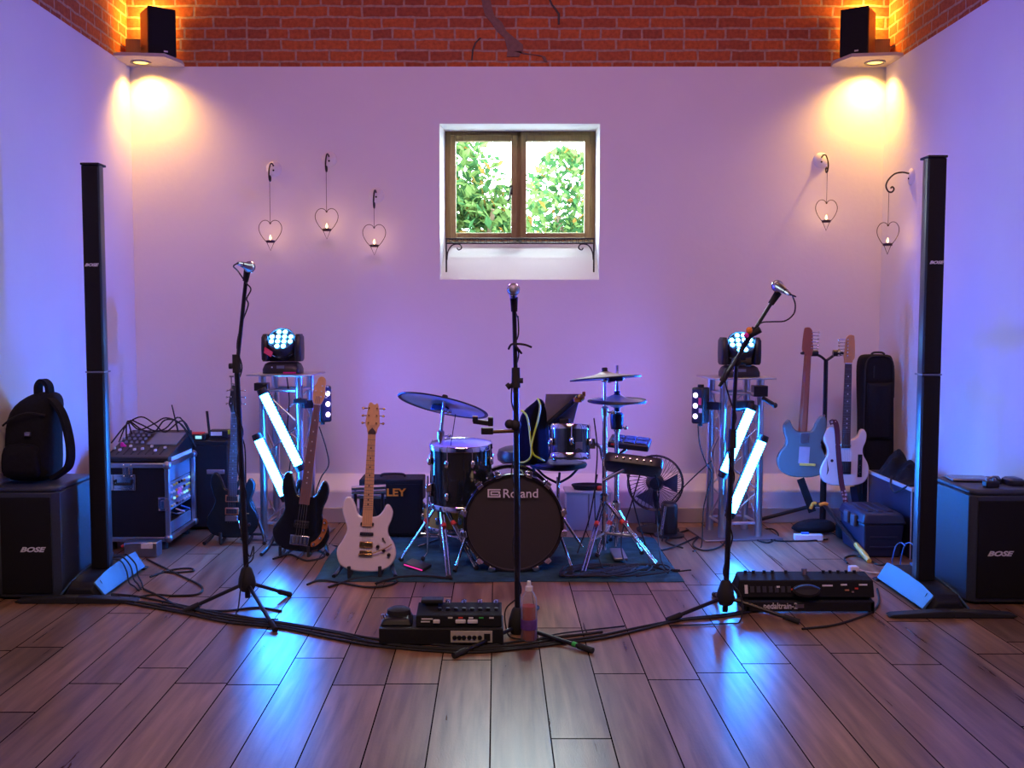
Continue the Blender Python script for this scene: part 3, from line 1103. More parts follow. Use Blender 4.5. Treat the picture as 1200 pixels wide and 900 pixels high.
def rack_unit(z0, z1, lab, material, nm='rack_unit', knobs=None, x=None):
    t = thing(nm, lab, 'rack gear', ((fx0 + fx1) / 2 + .02, (fy0 + fy1) / 2, z0), group='rack gear in the flight case')
    xf = fx1 - .022
    MB().bb((fx0 + .06, fy0 + .03, z0), (xf, fy1 - .03, z1)).build('chassis', 'case', t, world=True)
    MB().bb((xf, fy0 + .018, z0), (xf + .006, fy1 - .018, z1)).build('front_panel', material, t, world=True, bevel=.002)
    if knobs:
        rnd = random.Random(4)
        kk = {}
        for r in range(knobs[0]):
            for c in range(knobs[1]):
                y = fy0 + .06 + (fy1 - fy0 - .12) * c / (knobs[1] - 1)
                z = z0 + (z1 - z0) * (r + .6) / (knobs[0] + .2)
                mt = rnd.choice(['white', 'white', 'yellow', 'chrome', 'cyan_display', 'black'])
                if mt not in kk:
                    k = MB().lathe([(0, .012), (.0075, .011), (.009, 0), (0, 0)], RY(PI / 2), 10).build('knob', mt, t)
                    kk[mt] = k
                else:
                    k = kk[mt].copy()
                    col.objects.link(k)
                k.location = V((xf + .006, y, z)) - t.location
    return t


rack_unit(.412, .505, 'plain grey rack drawer at the top of the flight case', 'bluepanel')
ru = rack_unit(.232, .408, 'rack mixer with rows of small coloured knobs in the flight case', 'bluepanel', knobs=(4, 9))
MB().bb((fx1 - .017, 6.5, .31), (fx1 - .012, 6.585, .345)).build('display', 'violet_display', ru, world=True)
rack_unit(.086, .158, 'blank rack amplifier at the bottom of the flight case', 'bluepanel')
for k, mt, lb in ((0, 'black', 'black'), (1, 'white', 'white'), (2, 'cable_blue', 'blue')):
    m = MB()
    y = 6.36 + .11 * k
    m.tube(cr([(fx1 - .02, y, .222), (fx1 + .014, y + .02, .205), (fx1 + .01, y + .09, .185), (fx1 - .02, y + .13, .172), (fx1 - .05, y + .12, .166)], 6), .005, 7)
    single(m, 'patch_cable', mt, lb + ' patch cable looping under the knobs in the flight case', 'cable', 'patch cables in the flight case')

# digital mixer on the flight case
dm = thing('mixing_desk', 'sloped digital mixing desk with a screen on top of the flight case', 'mixing desk', (-2.21, 6.54, fh + .014))
m = MB()
m.hexa([(-.215, -.26, 0), (.185, -.26, 0), (.185, .24, 0), (-.215, .24, 0), (-.215, -.26, .035), (.185, -.26, .035), (.185, .24, .15), (-.215, .24, .15)])
m.build('chassis', 'black', dm, bevel=.008)
S = TR((-.015, -.01, .0945)) @ RX(math.atan2(.115, .5))
m = MB().box((.09, .06, .004), (.19, .22, .006), S)
m.build('screen', 'screen', dm)
m = MB()
for k in range(8):
    m.box((-.18 + .045 * k, -.16, .004), (.006, .13, .003), S, 0)
m.build('fader_slot', 'rubber', dm)
fd = None
for k in range(8):
    p = S @ V((-.18 + .045 * k, -.13 - .04 * math.sin(2.3 * k), .01))
    if fd is None:
        fd = MB().box((0, 0, 0), (.014, .026, .014)).build('fader_cap', 'white', dm, bevel=.002)
    else:
        fd = fd.copy()
        col.objects.link(fd)
    fd.location = p
kn = None
for r in range(4):
    for c in range(5):
        p = S @ V((-.18 + .035 * c, -.02 + .065 * r, .004))
        if kn is None:
            kn = MB().lathe([(0, .014), (.009, .013), (.011, 0), (0, 0)], None, 10).build('knob', 'steel', dm)
        else:
            kn = kn.copy()
            col.objects.link(kn)
        kn.location = p
MB().bb((.186, -.22, .004), (.19, .2, .028)).build('end_cheek', 'white', dm)
# mess of leads on the desk
m = MB()
rnd = random.Random(5)
for k in range(4):
    pts = [(-2.46 + .03 * k, 6.5 + .05 * k, .64)]
    for j in range(5):
        pts.append((-2.42 + .09 * j, 6.66 + rnd.uniform(-.05, .05), .72 + .04 * math.sin(j * 1.7 + k) + rnd.uniform(0, .03)))
    pts.append((-2.0, 6.76, .58))
    m.tube(cr(pts, 5), .005, 6)
single(m, 'lead_tangle', 'rubber', 'tangle of black leads arching over the back of the mixing desk', 'cable')
m = MB().lathe([(0, 0), (.011, .0), (.013, .012), (.009, .028), (0, .03)], TR((-2.38, 6.47, .618)), 14)
m.lathe([(0, 0), (.010, .0), (.011, .010), (0, .02)], TR((-2.362, 6.465, .617)), 12)
single(m, 'headset_plug', 'magenta', 'pink plugs lying on the mixing desk among leads', 'plug')
m = MB().rod((-2.11, 6.75, .68), (-2.155, 6.77, .86), .006, .004)
m.ball((-2.11, 6.75, .68), .012)
single(m, 'whip_antenna', 'rubber', 'thin black antenna leaning up behind the mixing desk', 'antenna')
# small dark cabinet behind, with receiver boxes
sb = thing('equipment_trunk', 'dark trunk behind the flight case with small receiver boxes on it', 'trunk', (-1.965, 6.955, 0))
MB().box((0, 0, .30), (.30, .20, .56)).build('body', 'case', sb, bevel=.006)
MB().box((0, 0, .595), (.31, .21, .03)).build('lid', 'case', sb, bevel=.005)
MB().box((.07, -.104, .40), (.12, .012, .03)).build('handle', 'alu', sb, bevel=.004)
rc = thing('wireless_receiver', 'small black receiver with a lit cyan display on the dark trunk', 'receiver', (-2.03, 6.915, .61))
MB().box((0, 0, .021), (.13, .10, .04)).build('case', 'black', rc, bevel=.004)
MB().box((.02, -.0515, .022), (.042, .003, .02)).build('display', 'cyan_display', rc)
MB().box((-.02, 0, .045), (.12, .09, .008)).build('lid', 'red', rc, bevel=.003)
rt = thing('wifi_router', 'flat black router with an upright stub antenna on the dark trunk', 'router', (-1.89, 6.95, .61))
MB().box((0, 0, .04), (.13, .09, .05)).build('case', 'black', rt, bevel=.005)
MB().box((-.01, -.0465, .042), (.075, .003, .026)).build('label_plate', 'white', rt)
m = MB().rod((-.075, .02, .03), (-.09, .02, .19), .009)
m.rod((-.065, .02, .03), (-.078, .02, .06), .006)
m.build('antenna', 'rubber', rt)
MB().box((.07, -.02, .05), (.02, .03, .03)).build('plug', 'lime', rt, bevel=.003)
MB().bb((-.06, -.04, 0), (.06, .04, .016)).build('foot', 'rubber', rt)
m = MB().tube(cr([(-1.82, 6.93, .66), (-1.77, 6.9, .67), (-1.70, 6.86, .58), (-1.69, 6.84, .3), (-1.66, 6.8, .006)], 6), .005, 7)
single(m, 'router_lead', 'rubber', 'black lead drooping from the router to the floor', 'cable')
# low box by the flight case foot
m2 = thing('power_block', 'grey power block on the floor before the flight case', 'power block', (-2.14, 6.12, 0))
MB().box((0, 0, .045), (.20, .10, .09)).build('case', 'steel', m2, bevel=.006)
MB().box((.04, -.0515, .07), (.07, .004, .03)).build('face_plate', 'white', m2, bevel=.001)
MB().box((-.07, -.02, .1), (.05, .02, .014), RY(R(-20))).build('clip', 'red', m2, bevel=.003)


# ------------------------------------------------------------------ lighting podiums
def podium(cx, cy, rz, h, lab):
    t = thing('truss_podium', lab, 'truss', (cx, cy, 0), (0, 0, rz), group='lighting podiums')
    q = .122
    for sx in (-1, 1):
        for sy in (-1, 1):
            MB().rod((sx * q, sy * q, .012), (sx * q, sy * q, h - .01), .0255, seg=18).build('chord', 'alu', t)
    br = MB()
    nz = 4
    for f in range(4):
        A = [(-q, -q), (q, -q), (q, q), (-q, q)][f]
        B = [(q, -q), (q, q), (-q, q), (-q, -q)][f]
        for k in range(nz):
            z0 = .1 + (h - .2) * k / nz
            z1 = .1 + (h - .2) * (k + 1) / nz
            a, b = (A, B) if k % 2 == 0 else (B, A)
            br.rod((*a, z0), (*b, z1), .0062, seg=8)
        for z in (.1, h - .1):
            br.rod((*A, z), (*B, z), .010, seg=8)
    br.build('lattice', 'alu', t)
    MB().box((0, 0, .006), (.52, .42, .012)).build('base_plate', 'steel', t, bevel=.003)
    MB().box((0, 0, h), (.42, .36, .012)).build('top_plate', 'alu', t, bevel=.003)
    return t


PY = 6.72
lp = at(336, 437, PY)
rp = at(862, 441, PY)
podium(lp.x, PY, R(-7), lp.z - .006, 'silver truss podium with lit bars behind the black bass guitar')
podium(rp.x, PY, R(7), rp.z - .006, 'silver truss podium with lit bars left of the pale blue guitar')


def moving_head(x, y, z, lab, sticker):
    t = thing('moving_head_light', lab, 'stage light', (x, y, z), group='moving head lights')
    b = MB()
    b.loft([superring(0, 0, 0, .135, .10, 24, 6), superring(0, 0, .03, .135, .10, 24, 6), superring(0, 0, .066, .12, .085, 24, 6), superring(0, 0, .078, .10, .07, 24, 5)])
    bs = b.build('base', 'black', t)
    MB().box((.0, -.094, .042), (.055, .006, .03), RX(0)).build('control_panel', 'screen', bs, bevel=.002)
    MB().ball((-.06, -.095, .045), .006, 8).build('button', 'white', bs)
    y_ = MB()
    y_.loft([superring(0, .045, z_, a_, b_, 28, 6) for z_, a_, b_ in ((.082, .10, .05), (.092, .132, .055), (.20, .136, .05), (.235, .12, .04))])
    for s in (-1, 1):
        y_.loft([[V((s * .116 + q.x, q.y, q.z)) for q in superring(0, 0, z_, a, b_, 20, 5)] for z_, a, b_ in ((.084, .020, .06), (.10, .026, .075), (.17, .027, .08), (.255, .026, .075), (.278, .016, .055))])
    y_.build('yoke', 'black', t)
    D = V((0, -.78, .62)).normalized()
    F = orient(D, (0, -.01, .205))
    hd = MB()
    hd.lathe([(0, -.105), (.05, -.10), (.085, -.07), (.102, -.02), (.104, .02), (.098, .062), (.092, .066), (.088, .058), (0, .058)], F, 32)
    hb = hd.build('head', 'head_shell', t)
    ln = None
    # four rows of lenses, 2-4-4-2
    for r, xs in ((1.5, (-.5, .5)), (.5, (-1.5, -.5, .5, 1.5)), (-.5, (-1.5, -.5, .5, 1.5)), (-1.5, (-.5, .5))):
        for c in xs:
            up = V((0, .62, .78))
            p = F.translation + V((1, 0, 0)) * c * .044 + up * r * .042 + D * .0635
            mm = orient(D)
            if ln is None:
                ln = MB().lathe([(0, .006), (.010, .005), (.0155, 0), (0, 0)], mm, 16).build('lens', 'lens', hb)
            else:
                ln = ln.copy()
                col.objects.link(ln)
            ln.location = p
    ar = MB()
    ar.tube([F @ V((.108 * math.cos(a), .108 * math.sin(a), -.012)) for a in [PI * (1.08 + .84 * k / 18) for k in range(19)]], .004, 8)
    ar.build('trim_arc', 'chrome', hb)
    t.scale = (.92, .92, .92)
    if sticker:
        MB().box((0, 0, 0), (.075, .003, .04), TR((-.088, -.088, .152)) @ RZ(R(-20)) @ RY(R(28))).build('sticker', 'pink', t)
        MB().bb((.02, -.103, .002), (.11, -.099, .012)).build('tape', 'magenta', bs)
    return t


moving_head(at(332, 436, PY).x, PY, lp.z, 'black moving head light with a pink sticker on the truss podium behind the bass guitar', True)
moving_head(at(866, 440, PY).x, PY, rp.z, 'black moving head light without sticker on the podium behind the boom microphone stand', False)


def led_bar(a, b, lab):
    a, b = V(a), V(b)
    c = (a + b) / 2
    t = thing('led_bar', lab, 'light bar', a if a.z < b.z else b, group='lit bars on the podiums')
    d = (b - a)
    L = d.length
    Mx = orient(d, c, up=(0, -1, 0))      # local z along the bar, local y towards the camera
    fw_ = V((0, -1, 0))
    x = d.normalized().cross(fw_).normalized()
    y = x.cross(d.normalized()) * -1
    if y.y > 0:
        y = -y
    Fm = Matrix((x, y, d.normalized())).transposed().to_4x4()
    Fm.translation = c
    MB().box((0, -.022, 0), (.064, .024, L + .03), Fm).build('back_rail', 'black', t, world=True, bevel=.003)
    tr = MB()
    n = 26
    prof = []
    for k in range(n):
        z0_ = -L / 2 + L * k / n
        dz_ = L / n
        prof += [(.0235, z0_ + dz_ * .06), (.0285, z0_ + dz_ * .28), (.0285, z0_ + dz_ * .72), (.0235, z0_ + dz_ * .94)]
    prof = [(0, prof[0][1])] + prof + [(0, prof[-1][1])]
    tr.lathe(prof, Fm, 16)
    tr.build('led_tube', 'led', t, world=True)
    for s in (-1, 1):
        MB().lathe([(0, s * (L / 2 - .002)), (.031, s * (L / 2 - .002)), (.033, s * (L / 2 + .01)), (.030, s * (L / 2 + .04)), (0, s * (L / 2 + .04))], Fm, 18).build('end_cap', 'black', t, world=True, bevel=.005)
    # clamp back to the podium
    k = MB().rod(c - y * .03, c + V((0, .13, 0)), .012)
    k.build('clamp_arm', 'satin', t, world=True)
    return t


YB1 = 6.47
led_bar(at(309, 462, YB1), at(350, 545, YB1), 'longer lit bar slanting under the left podium plate beside the bass neck')
led_bar(at(303, 515, YB1 - .03), at(333, 580, YB1 - .03), 'shorter lit bar slanting low on the left podium above the bass body')
led_bar(at(880, 480, YB1), at(849, 553, YB1), 'shorter lit bar high on the right podium crossed by the boom stand pole')
led_bar(at(893, 517, YB1 - .03), at(857, 600, YB1 - .03), 'longer lit bar low on the right podium beside the guitar stand')


def par_bar(p, s, lab):
    """small wash light with three leds; s = side its leds sit on"""
    t = thing('wash_light', lab, 'stage light', p, (0, 0, s * R(38)), group='three-lamp wash lights')
    MB().box((0, 0, 0), (.085, .10, .235)).build('housing', 'black', t, bevel=.012)
    for k in (-1, 0, 1):
        MB().lathe([(0, .006), (.012, .004), (.019, -.002), (0, -.002)], TR((s * .012, -.05, k * .068)) @ RX(PI / 2), 18).build('lens', 'violet_led', t)
    m = MB().rod((0, 0, .115), (0, 0, .135), .02).rod((0, 0, -.115), (0, 0, -.135), .014)
    m.build('end_knob', 'rubber', t)
    m = MB().box((-s * .085, .02, 0), (.09, .03, .05))
    m.build('bracket', 'satin', t, bevel=.003)
    if s < 0:
        MB().box((.02, -.0505, .03), (.02, .002, .045)).build('sticker', 'pink', t)
        MB().box((.024, -.0505, -.03), (.022, .002, .03)).build('label_plate', 'white', t)


par_bar(at(378, 473, 6.62), 1, 'narrow wash light with three lamps beside the bass guitar headstock')
par_bar(at(821, 475, 6.62), -1, 'narrow wash light with three lamps on the left flank of the right podium')
# clamps with handles on the right podium
m = MB().box((0, 0, 0), (.09, .08, .07), TR(at(890, 458, 6.5))).rod(at(893, 466, 6.48), at(908, 475, 6.46), .014)
m.ball(at(908, 475, 6.46), .018)
single(m, 'clamp', 'satin', 'black clamp with a lever beside the upper bar on the right podium', 'clamp', bevel=.004)
m = MB().lathe([(.0, -.035), (.03, -.035), (.034, .0), (.03, .035), (0, .035)], orient((1, 0, 0), at(865, 476, 6.52)), 16)
m.box(at(872, 474, 6.5), (.12, .05, .05))
single(m, 'clamp', 'satin', 'black clamp over the top end of the short bar on the right podium', 'clamp', bevel=.004)
m = MB().box(at(307, 453, 6.52), (.085, .08, .05))
single(m, 'clamp', 'satin', 'black clamp at the upper end of the long bar on the left podium', 'clamp', bevel=.004)
m = MB().box(at(352, 470, 6.55), (.08, .06, .03)).rod(at(352, 468, 6.55), at(352, 468, 6.62), .01)
single(m, 'clamp', 'satin', 'flat black clamp on the left podium beside the bass guitar headstock', 'clamp', bevel=.004)
# ------------------------------------------------------------------ microphone stands
def mic(p, d, lab):
    """p = middle of the ball grille, d = direction from the ball down the handle"""
    t = thing('microphone', lab, 'microphone', p, group='microphones')
    F = orient(V(d), p)
    g = MB().lathe([(0, -.027), (.012, -.025), (.022, -.016), (.026, -.002), (.0265, .004), (.026, .009), (.022, .024), (.017, .033)], F, 22)
    g.build('grille', 'micgrille', t, world=True)
    MB().lathe([(.0255, .002), (.0285, .003), (.0285, .009), (.0255, .010)], F, 22).build('band', 'chrome', t, world=True)
    MB().lathe([(.019, .030), (.0195, .05), (.016, .10), (.0125, .155), (.012, .165), (0, .165)], F, 20).build('handle', 'satin', t, world=True)
    MB().lathe([(0, .160), (.0095, .160), (.0095, .215), (.006, .235), (0, .235)], F, 14).build('plug', 'steel', t, world=True)
    return F @ V((0, 0, .235))




def mic_stand(lab, base, legs, hub_z, low_top, top, tip, boom=None, counter=None):
    base = V(base)
    t = thing('microphone_stand', lab, 'microphone stand', base, group='microphone stands')
    hub = V((base.x, base.y, hub_z))
    low_top, top = V(low_top), V(top)
    ax = (low_top - hub).normalized()
    MB().rod(hub - ax * .07, low_top, .0135, seg=14).build('lower_pole', 'satin', t, world=True)
    MB().rod(low_top - ax * .02, low_top + ax * .07, .021, .019, 14).build('height_clutch', 'rubber', t, world=True)
    MB().rod(low_top, top, .010, seg=12).build('upper_pole', 'satin', t, world=True)
    h = MB().lathe([(0, -.04), (.03, -.035), (.045, -.01), (.04, .03), (.026, .075), (.018, .085), (0, .085)], orient(ax, hub), 18)
    h.build('leg_hub', 'rubber', t, world=True)
    for e in legs:
        e = V(e)
        dr = (e - hub)
        o = V((dr.x, dr.y, 0)).normalized() * .03
        end = V((e.x, e.y, .013))
        lg = MB().rod(hub + o - V((0, 0, .005)), end, .0095, seg=10).build('leg', 'satin', t, world=True)
        dd = (end - hub).normalized()
        MB().rod(end - dd * .065, end + dd * .012, .0135, seg=12).build('rubber_foot', 'rubber', lg, world=True)
    if boom:
        b0_, b1_ = V(boom[0]), V(boom[1])
        MB().rod(b0_, b1_, .0085, seg=12).build('boom', 'satin', t, world=True)
        c = MB().ball(top, .024, 14)
        c.rod(top, top + V((.045, -.015, 0)), .008)
        c.rod(top + V((.04, -.014, 0)), top + V((.065, -.02, 0)), .019)
        c.build('boom_clutch', 'rubber', t, world=True)
        endp = b1_
    else:
        endp = top
    tip = V(tip)
    dd = (tip - endp).normalized()
    MB().rod(endp - dd * .02, endp + dd * .045, .014, .018, 12).build('clip_neck', 'rubber', t, world=True)
    return t


# centre stand, straight
cY = 4.60
cb = fl(607, 748)
cb.y = cY
hubz = at(607, 733, cY).z
legs = [fl(534, 771), fl(692, 765), V((cb.x + .10, cb.y + .36, 0))]
c_low = at(604.5, 449, cY)
c_top = at(602.5, 360, cY)
cs = mic_stand('straight black microphone stand in the centre before the bass drum', cb, legs, hubz, c_low, c_top, at(602.3, 350, cY))
gt = MB().rod(V((0, 0, 0)), V((0, 0, .02)), .0115)
e_ = V(fl(692, 765))
hb_ = V((cb.x, cb.y, hubz))
dd_ = (V((e_.x, e_.y, .013)) - hb_).normalized()
MB().rod(V((e_.x, e_.y, .013)) - dd_ * .095, V((e_.x, e_.y, .013)) - dd_ * .075, .0115).build('tape_band', 'green', cs, world=True)
m = MB().rod(at(604.5, 449, cY) + V((-.0, 0, .0)), at(596, 452, cY), .007).rod(at(598, 451, cY), at(594, 454, cY), .014)
m.rod(at(606, 446, cY), at(613, 446, cY), .012)
m.build('clutch_knob', 'rubber', cs, world=True)
mp_ = at(601.7, 339, cY - .12)
tail = mic(mp_, V((.003, .97, -.24)), 'microphone pointing straight at the viewer on the centre stand')
# its cable: from the tail, looped and wound down the pole
pts = [tail, tail + V((.02, .06, -.06)), at(607, 372, cY + .03), at(607.5, 392, cY - .005), at(603, 405, cY - .02)]
for k in range(11):
    a = k * 1.9
    q = at(603 + .25 * k, 415 + 28 * k, cY)
    pts.append(V((q.x + .019 * math.cos(a), cY + .019 * math.sin(a), q.z)))
pts += [V((cb.x - .055, cb.y - .03, .12)), V((cb.x - .05, cb.y - .06, .03)), V((cb.x - .02, cb.y - .09, .006)), V((cb.x + .08, cb.y - .10, .006)), V((cb.x + .2, cb.y - .02, .006)), V((cb.x + .5, cb.y + .09, .006))]
single(MB().tube(cr(pts, 6), .0035, 7), 'microphone_cable', 'rubber', 'black microphone cable wound down the centre stand', 'cable', 'microphone cables')
# cable tie ends sticking out near the top of the centre stand
m = MB().tube(cr([at(596, 409, cY), at(599, 404, cY - .02), at(605, 403, cY - .02), at(615, 404, cY), at(623, 407, cY + .01)], 5), .005, 7)
m.tube(cr([at(603, 404, cY - .02), at(608, 410, cY - .02), at(611, 414, cY)], 4), .005, 7)
single(m, 'cable_tie', 'rubber', 'black cable tie with splayed ends near the top of the centre stand', 'cable tie')
# phone holder arm clamped to the centre stand
ph = thing('phone_holder', 'black phone holder arm clamped sideways to the centre microphone stand', 'phone holder', at(604, 505, cY))
MB().rod(at(604, 505, cY), at(577, 506, cY - .02), .008, seg=12).build('arm', 'brass_arm', ph, world=True)
m = MB().ball(at(604, 498, cY), .026, 12).ball(at(597, 497, cY), .022, 12)
m.build('pole_clamp', 'rubber', ph, world=True)
m = MB().box((0, 0, 0), (.055, .035, .03), TR(at(571, 505, cY - .02)))
m.box((0, 0, 0), (.09, .028, .022), TR(at(566, 495, cY - .02)) @ RY(R(8)))
m.box((0, 0, 0), (.024, .032, .04), TR(at(575, 494, cY - .02)))
m.box((0, 0, 0), (.026, .032, .026), TR(at(557, 491, cY - .02)))
m.build('cradle', 'black', ph, world=True, bevel=.004)
MB().box((0, 0, 0), (.022, .03, .006), TR(at(557, 488.5, cY - .02))).build('pad', 'orange', ph, world=True)

# left stand
lY = fl(290, 712).y
lb = fl(290, 712)
l_low = at(277.5, 432, lY)
l_top = at(288.5, 325, lY)
ls = mic_stand('tall black microphone stand before the dark guitar', lb, [fl(218, 718), fl(338, 699), fl(322, 740)], at(290, 684, lY).z, l_low, l_top, at(290, 316, lY))
m = MB().rod(l_low, at(270, 429, lY), .006).rod(at(272, 429, lY), at(268.5, 429, lY), .014)
m.build('clutch_knob', 'rubber', ls, world=True)
tail = mic(at(293, 313, lY - .02), V((.0, -.99, .03)), 'microphone lying level on the stand before the dark guitar')
pts = [tail, tail + V((-.02, .0, -.015)), at(279, 318, lY), at(288, 331, lY - .02), at(294, 339, lY - .02), at(289, 350, lY - .02)]
for k in range(13):
    a = k * 2.1
    f = k / 12
    q = at(286 - 9 * min(1, f * 3.2) + 11 * max(0, f - .3) * 1.35, 358 + 24.5 * k, lY)
    pts.append(V((q.x + .02 * math.cos(a), lY + .02 * math.sin(a), q.z)))
pts += [at(297, 640, lY), at(296, 655, lY), at(286, 668, lY - .03), V((lb.x - .02, lb.y - .09, .04)), V((lb.x + .0, lb.y - .16, .006)), V((lb.x + .2, lb.y - .22, .006))]
single(MB().tube(cr(pts, 6), .0035, 7), 'microphone_cable', 'rubber', 'black microphone cable wound down the stand before the dark guitar', 'cable', 'microphone cables')
# small clip hardware on that stand
m = MB().rod(at(271, 441, lY), at(271.5, 457, lY), .003).rod(at(269, 441, lY), at(274, 441, lY), .005).rod(at(269, 457, lY), at(273, 457, lY), .005)
m.rod(at(271, 449, lY), at(280, 452, lY), .004)
single(m, 'drink_clip', 'steel', 'small chrome clip on the left side of the stand before the dark guitar', 'clip')

# right stand with boom
rY = fl(850, 722).y
rb = fl(850, 722)
r_low = at(858, 520, rY)
r_top = at(862, 455, rY)
bA, bB = at(843, 453, rY - .03), at(906, 352, rY - .03)
piv = at(863, 424, rY - .01)
rs = mic_stand('black boom microphone stand before the right podium', rb, [fl(784, 729), fl(934, 731), V((rb.x + .02, rb.y + .34, 0))], at(851, 700, rY).z, r_low, piv, at(908, 349, rY - .03), boom=(bA, bB))
m = MB().rod(at(878, 393, rY - .03), at(891, 386, rY - .05), .016)
m.rod(at(868, 412, rY - .03), at(884, 384, rY - .03), .0125)
m.build('boom_collar', 'rubber', rs, world=True)
MB().rod(at(846, 447, rY - .03), at(853, 436, rY - .03), .015).build('boom_grip', 'rubber', rs, world=True)
tail = mic(at(910.5, 335, rY - .05), V((-.01, -.97, -.19)), 'microphone tilted up at the end of the boom stand')
pts = [tail, tail + V((.015, -.03, -.01)), at(929, 347, rY - .12), at(932, 357, rY - .05), at(930, 368, rY), at(920, 376, rY), at(905, 377, rY - .02), at(893, 378, rY - .05), at(884, 385, rY - .05), at(881, 391, rY - .045),
       at(874, 398, rY - .055), at(862, 424, rY - .05), at(850, 443, rY - .05), at(856, 470, rY - .03)]
for k in range(9):
    a = k * 2.0
    q = at(858 - .7 * k, 490 + 23 * k, rY)
    pts.append(V((q.x + .019 * math.cos(a), rY + .019 * math.sin(a), q.z)))
pts += [V((rb.x + .06, rb.y - .04, .12)), V((rb.x + .05, rb.y - .10, .01)), V((rb.x - .03, rb.y - .14, .006)), V((rb.x - .3, rb.y - .17, .006))]
single(MB().tube(cr(pts, 6), .0035, 7), 'microphone_cable', 'rubber', 'black microphone cable looping off the boom and down its stand', 'cable', 'microphone cables')
m = MB().ball(at(878, 387, rY - .08), .016, 10, sx=(1, .6, 1))
single(m, 'cable_tie', 'orange', 'orange cable tie on the boom arm', 'cable tie')
m = MB().ball(at(874.5, 393, rY - .08), .013, 10, sx=(1, .6, 1))
single(m, 'cable_tie', 'magenta', 'magenta cable tie on the boom arm', 'cable tie')

# ------------------------------------------------------------------ guitars
OUT = dict(
    double=[(0, .0), (.075, .006), (.135, .035), (.166, .095), (.155, .155), (.122, .205), (.116, .245), (.133, .295), (.137, .338), (.118, .372), (.10, .374), (.085, .345), (.065, .318), (.036, .305),
            (-.036, .305), (-.058, .325), (-.072, .362), (-.095, .402), (-.122, .410), (-.141, .378), (-.142, .325), (-.122, .265), (-.112, .225), (-.132, .175), (-.163, .11), (-.14, .035), (-.075, .006)],
    bass=[(0, .0), (.085, .006), (.145, .04), (.172, .105), (.158, .17), (.118, .225), (.115, .275), (.132, .33), (.138, .385), (.122, .43), (.098, .44), (.082, .40), (.062, .35), (.036, .335),
          (-.036, .335), (-.06, .36), (-.078, .41), (-.10, .46), (-.128, .468), (-.147, .43), (-.147, .36), (-.125, .295), (-.115, .245), (-.135, .19), (-.17, .115), (-.145, .038), (-.085, .006)],
    single=[(0, .0), (.075, .004), (.135, .03), (.162, .09), (.152, .15), (.122, .205), (.118, .25), (.136, .30), (.138, .345), (.118, .375), (.098, .366), (.085, .335), (.06, .312), (.034, .305),
            (-.034, .305), (-.036, .365), (-.06, .385), (-.105, .388), (-.140, .355), (-.142, .30), (-.118, .25), (-.116, .205), (-.145, .15), (-.160, .09), (-.135, .03), (-.075, .004)])
HEADS = dict(
    prs=[(-.021, 0), (.021, 0), (.030, .03), (.041, .055), (.036, .10), (.030, .15), (.022, .175), (.006, .165), (-.012, .178), (-.028, .168), (-.034, .11), (-.041, .06), (-.030, .03)],
    fender=[(-.021, 0), (.021, 0), (.026, .02), (.03, .05), (.024, .09), (.022, .13), (.016, .165), (-.004, .185), (-.03, .182), (-.036, .165), (-.04, .12), (-.042, .06), (-.04, .035), (-.03, .018)],
    fender_flip=[(.021, 0), (-.021, 0), (-.026, .02), (-.03, .05), (-.024, .09), (-.022, .13), (-.016, .165), (.004, .185), (.03, .182), (.036, .165), (.04, .12), (.042, .06), (.04, .035), (.03, .018)],
    bass=[(-.022, 0), (.022, 0), (.034, .02), (.046, .05), (.05, .09), (.044, .13), (.046, .17), (.034, .205), (.008, .215), (-.016, .20), (-.026, .16), (-.040, .13), (-.046, .08), (-.040, .03)])


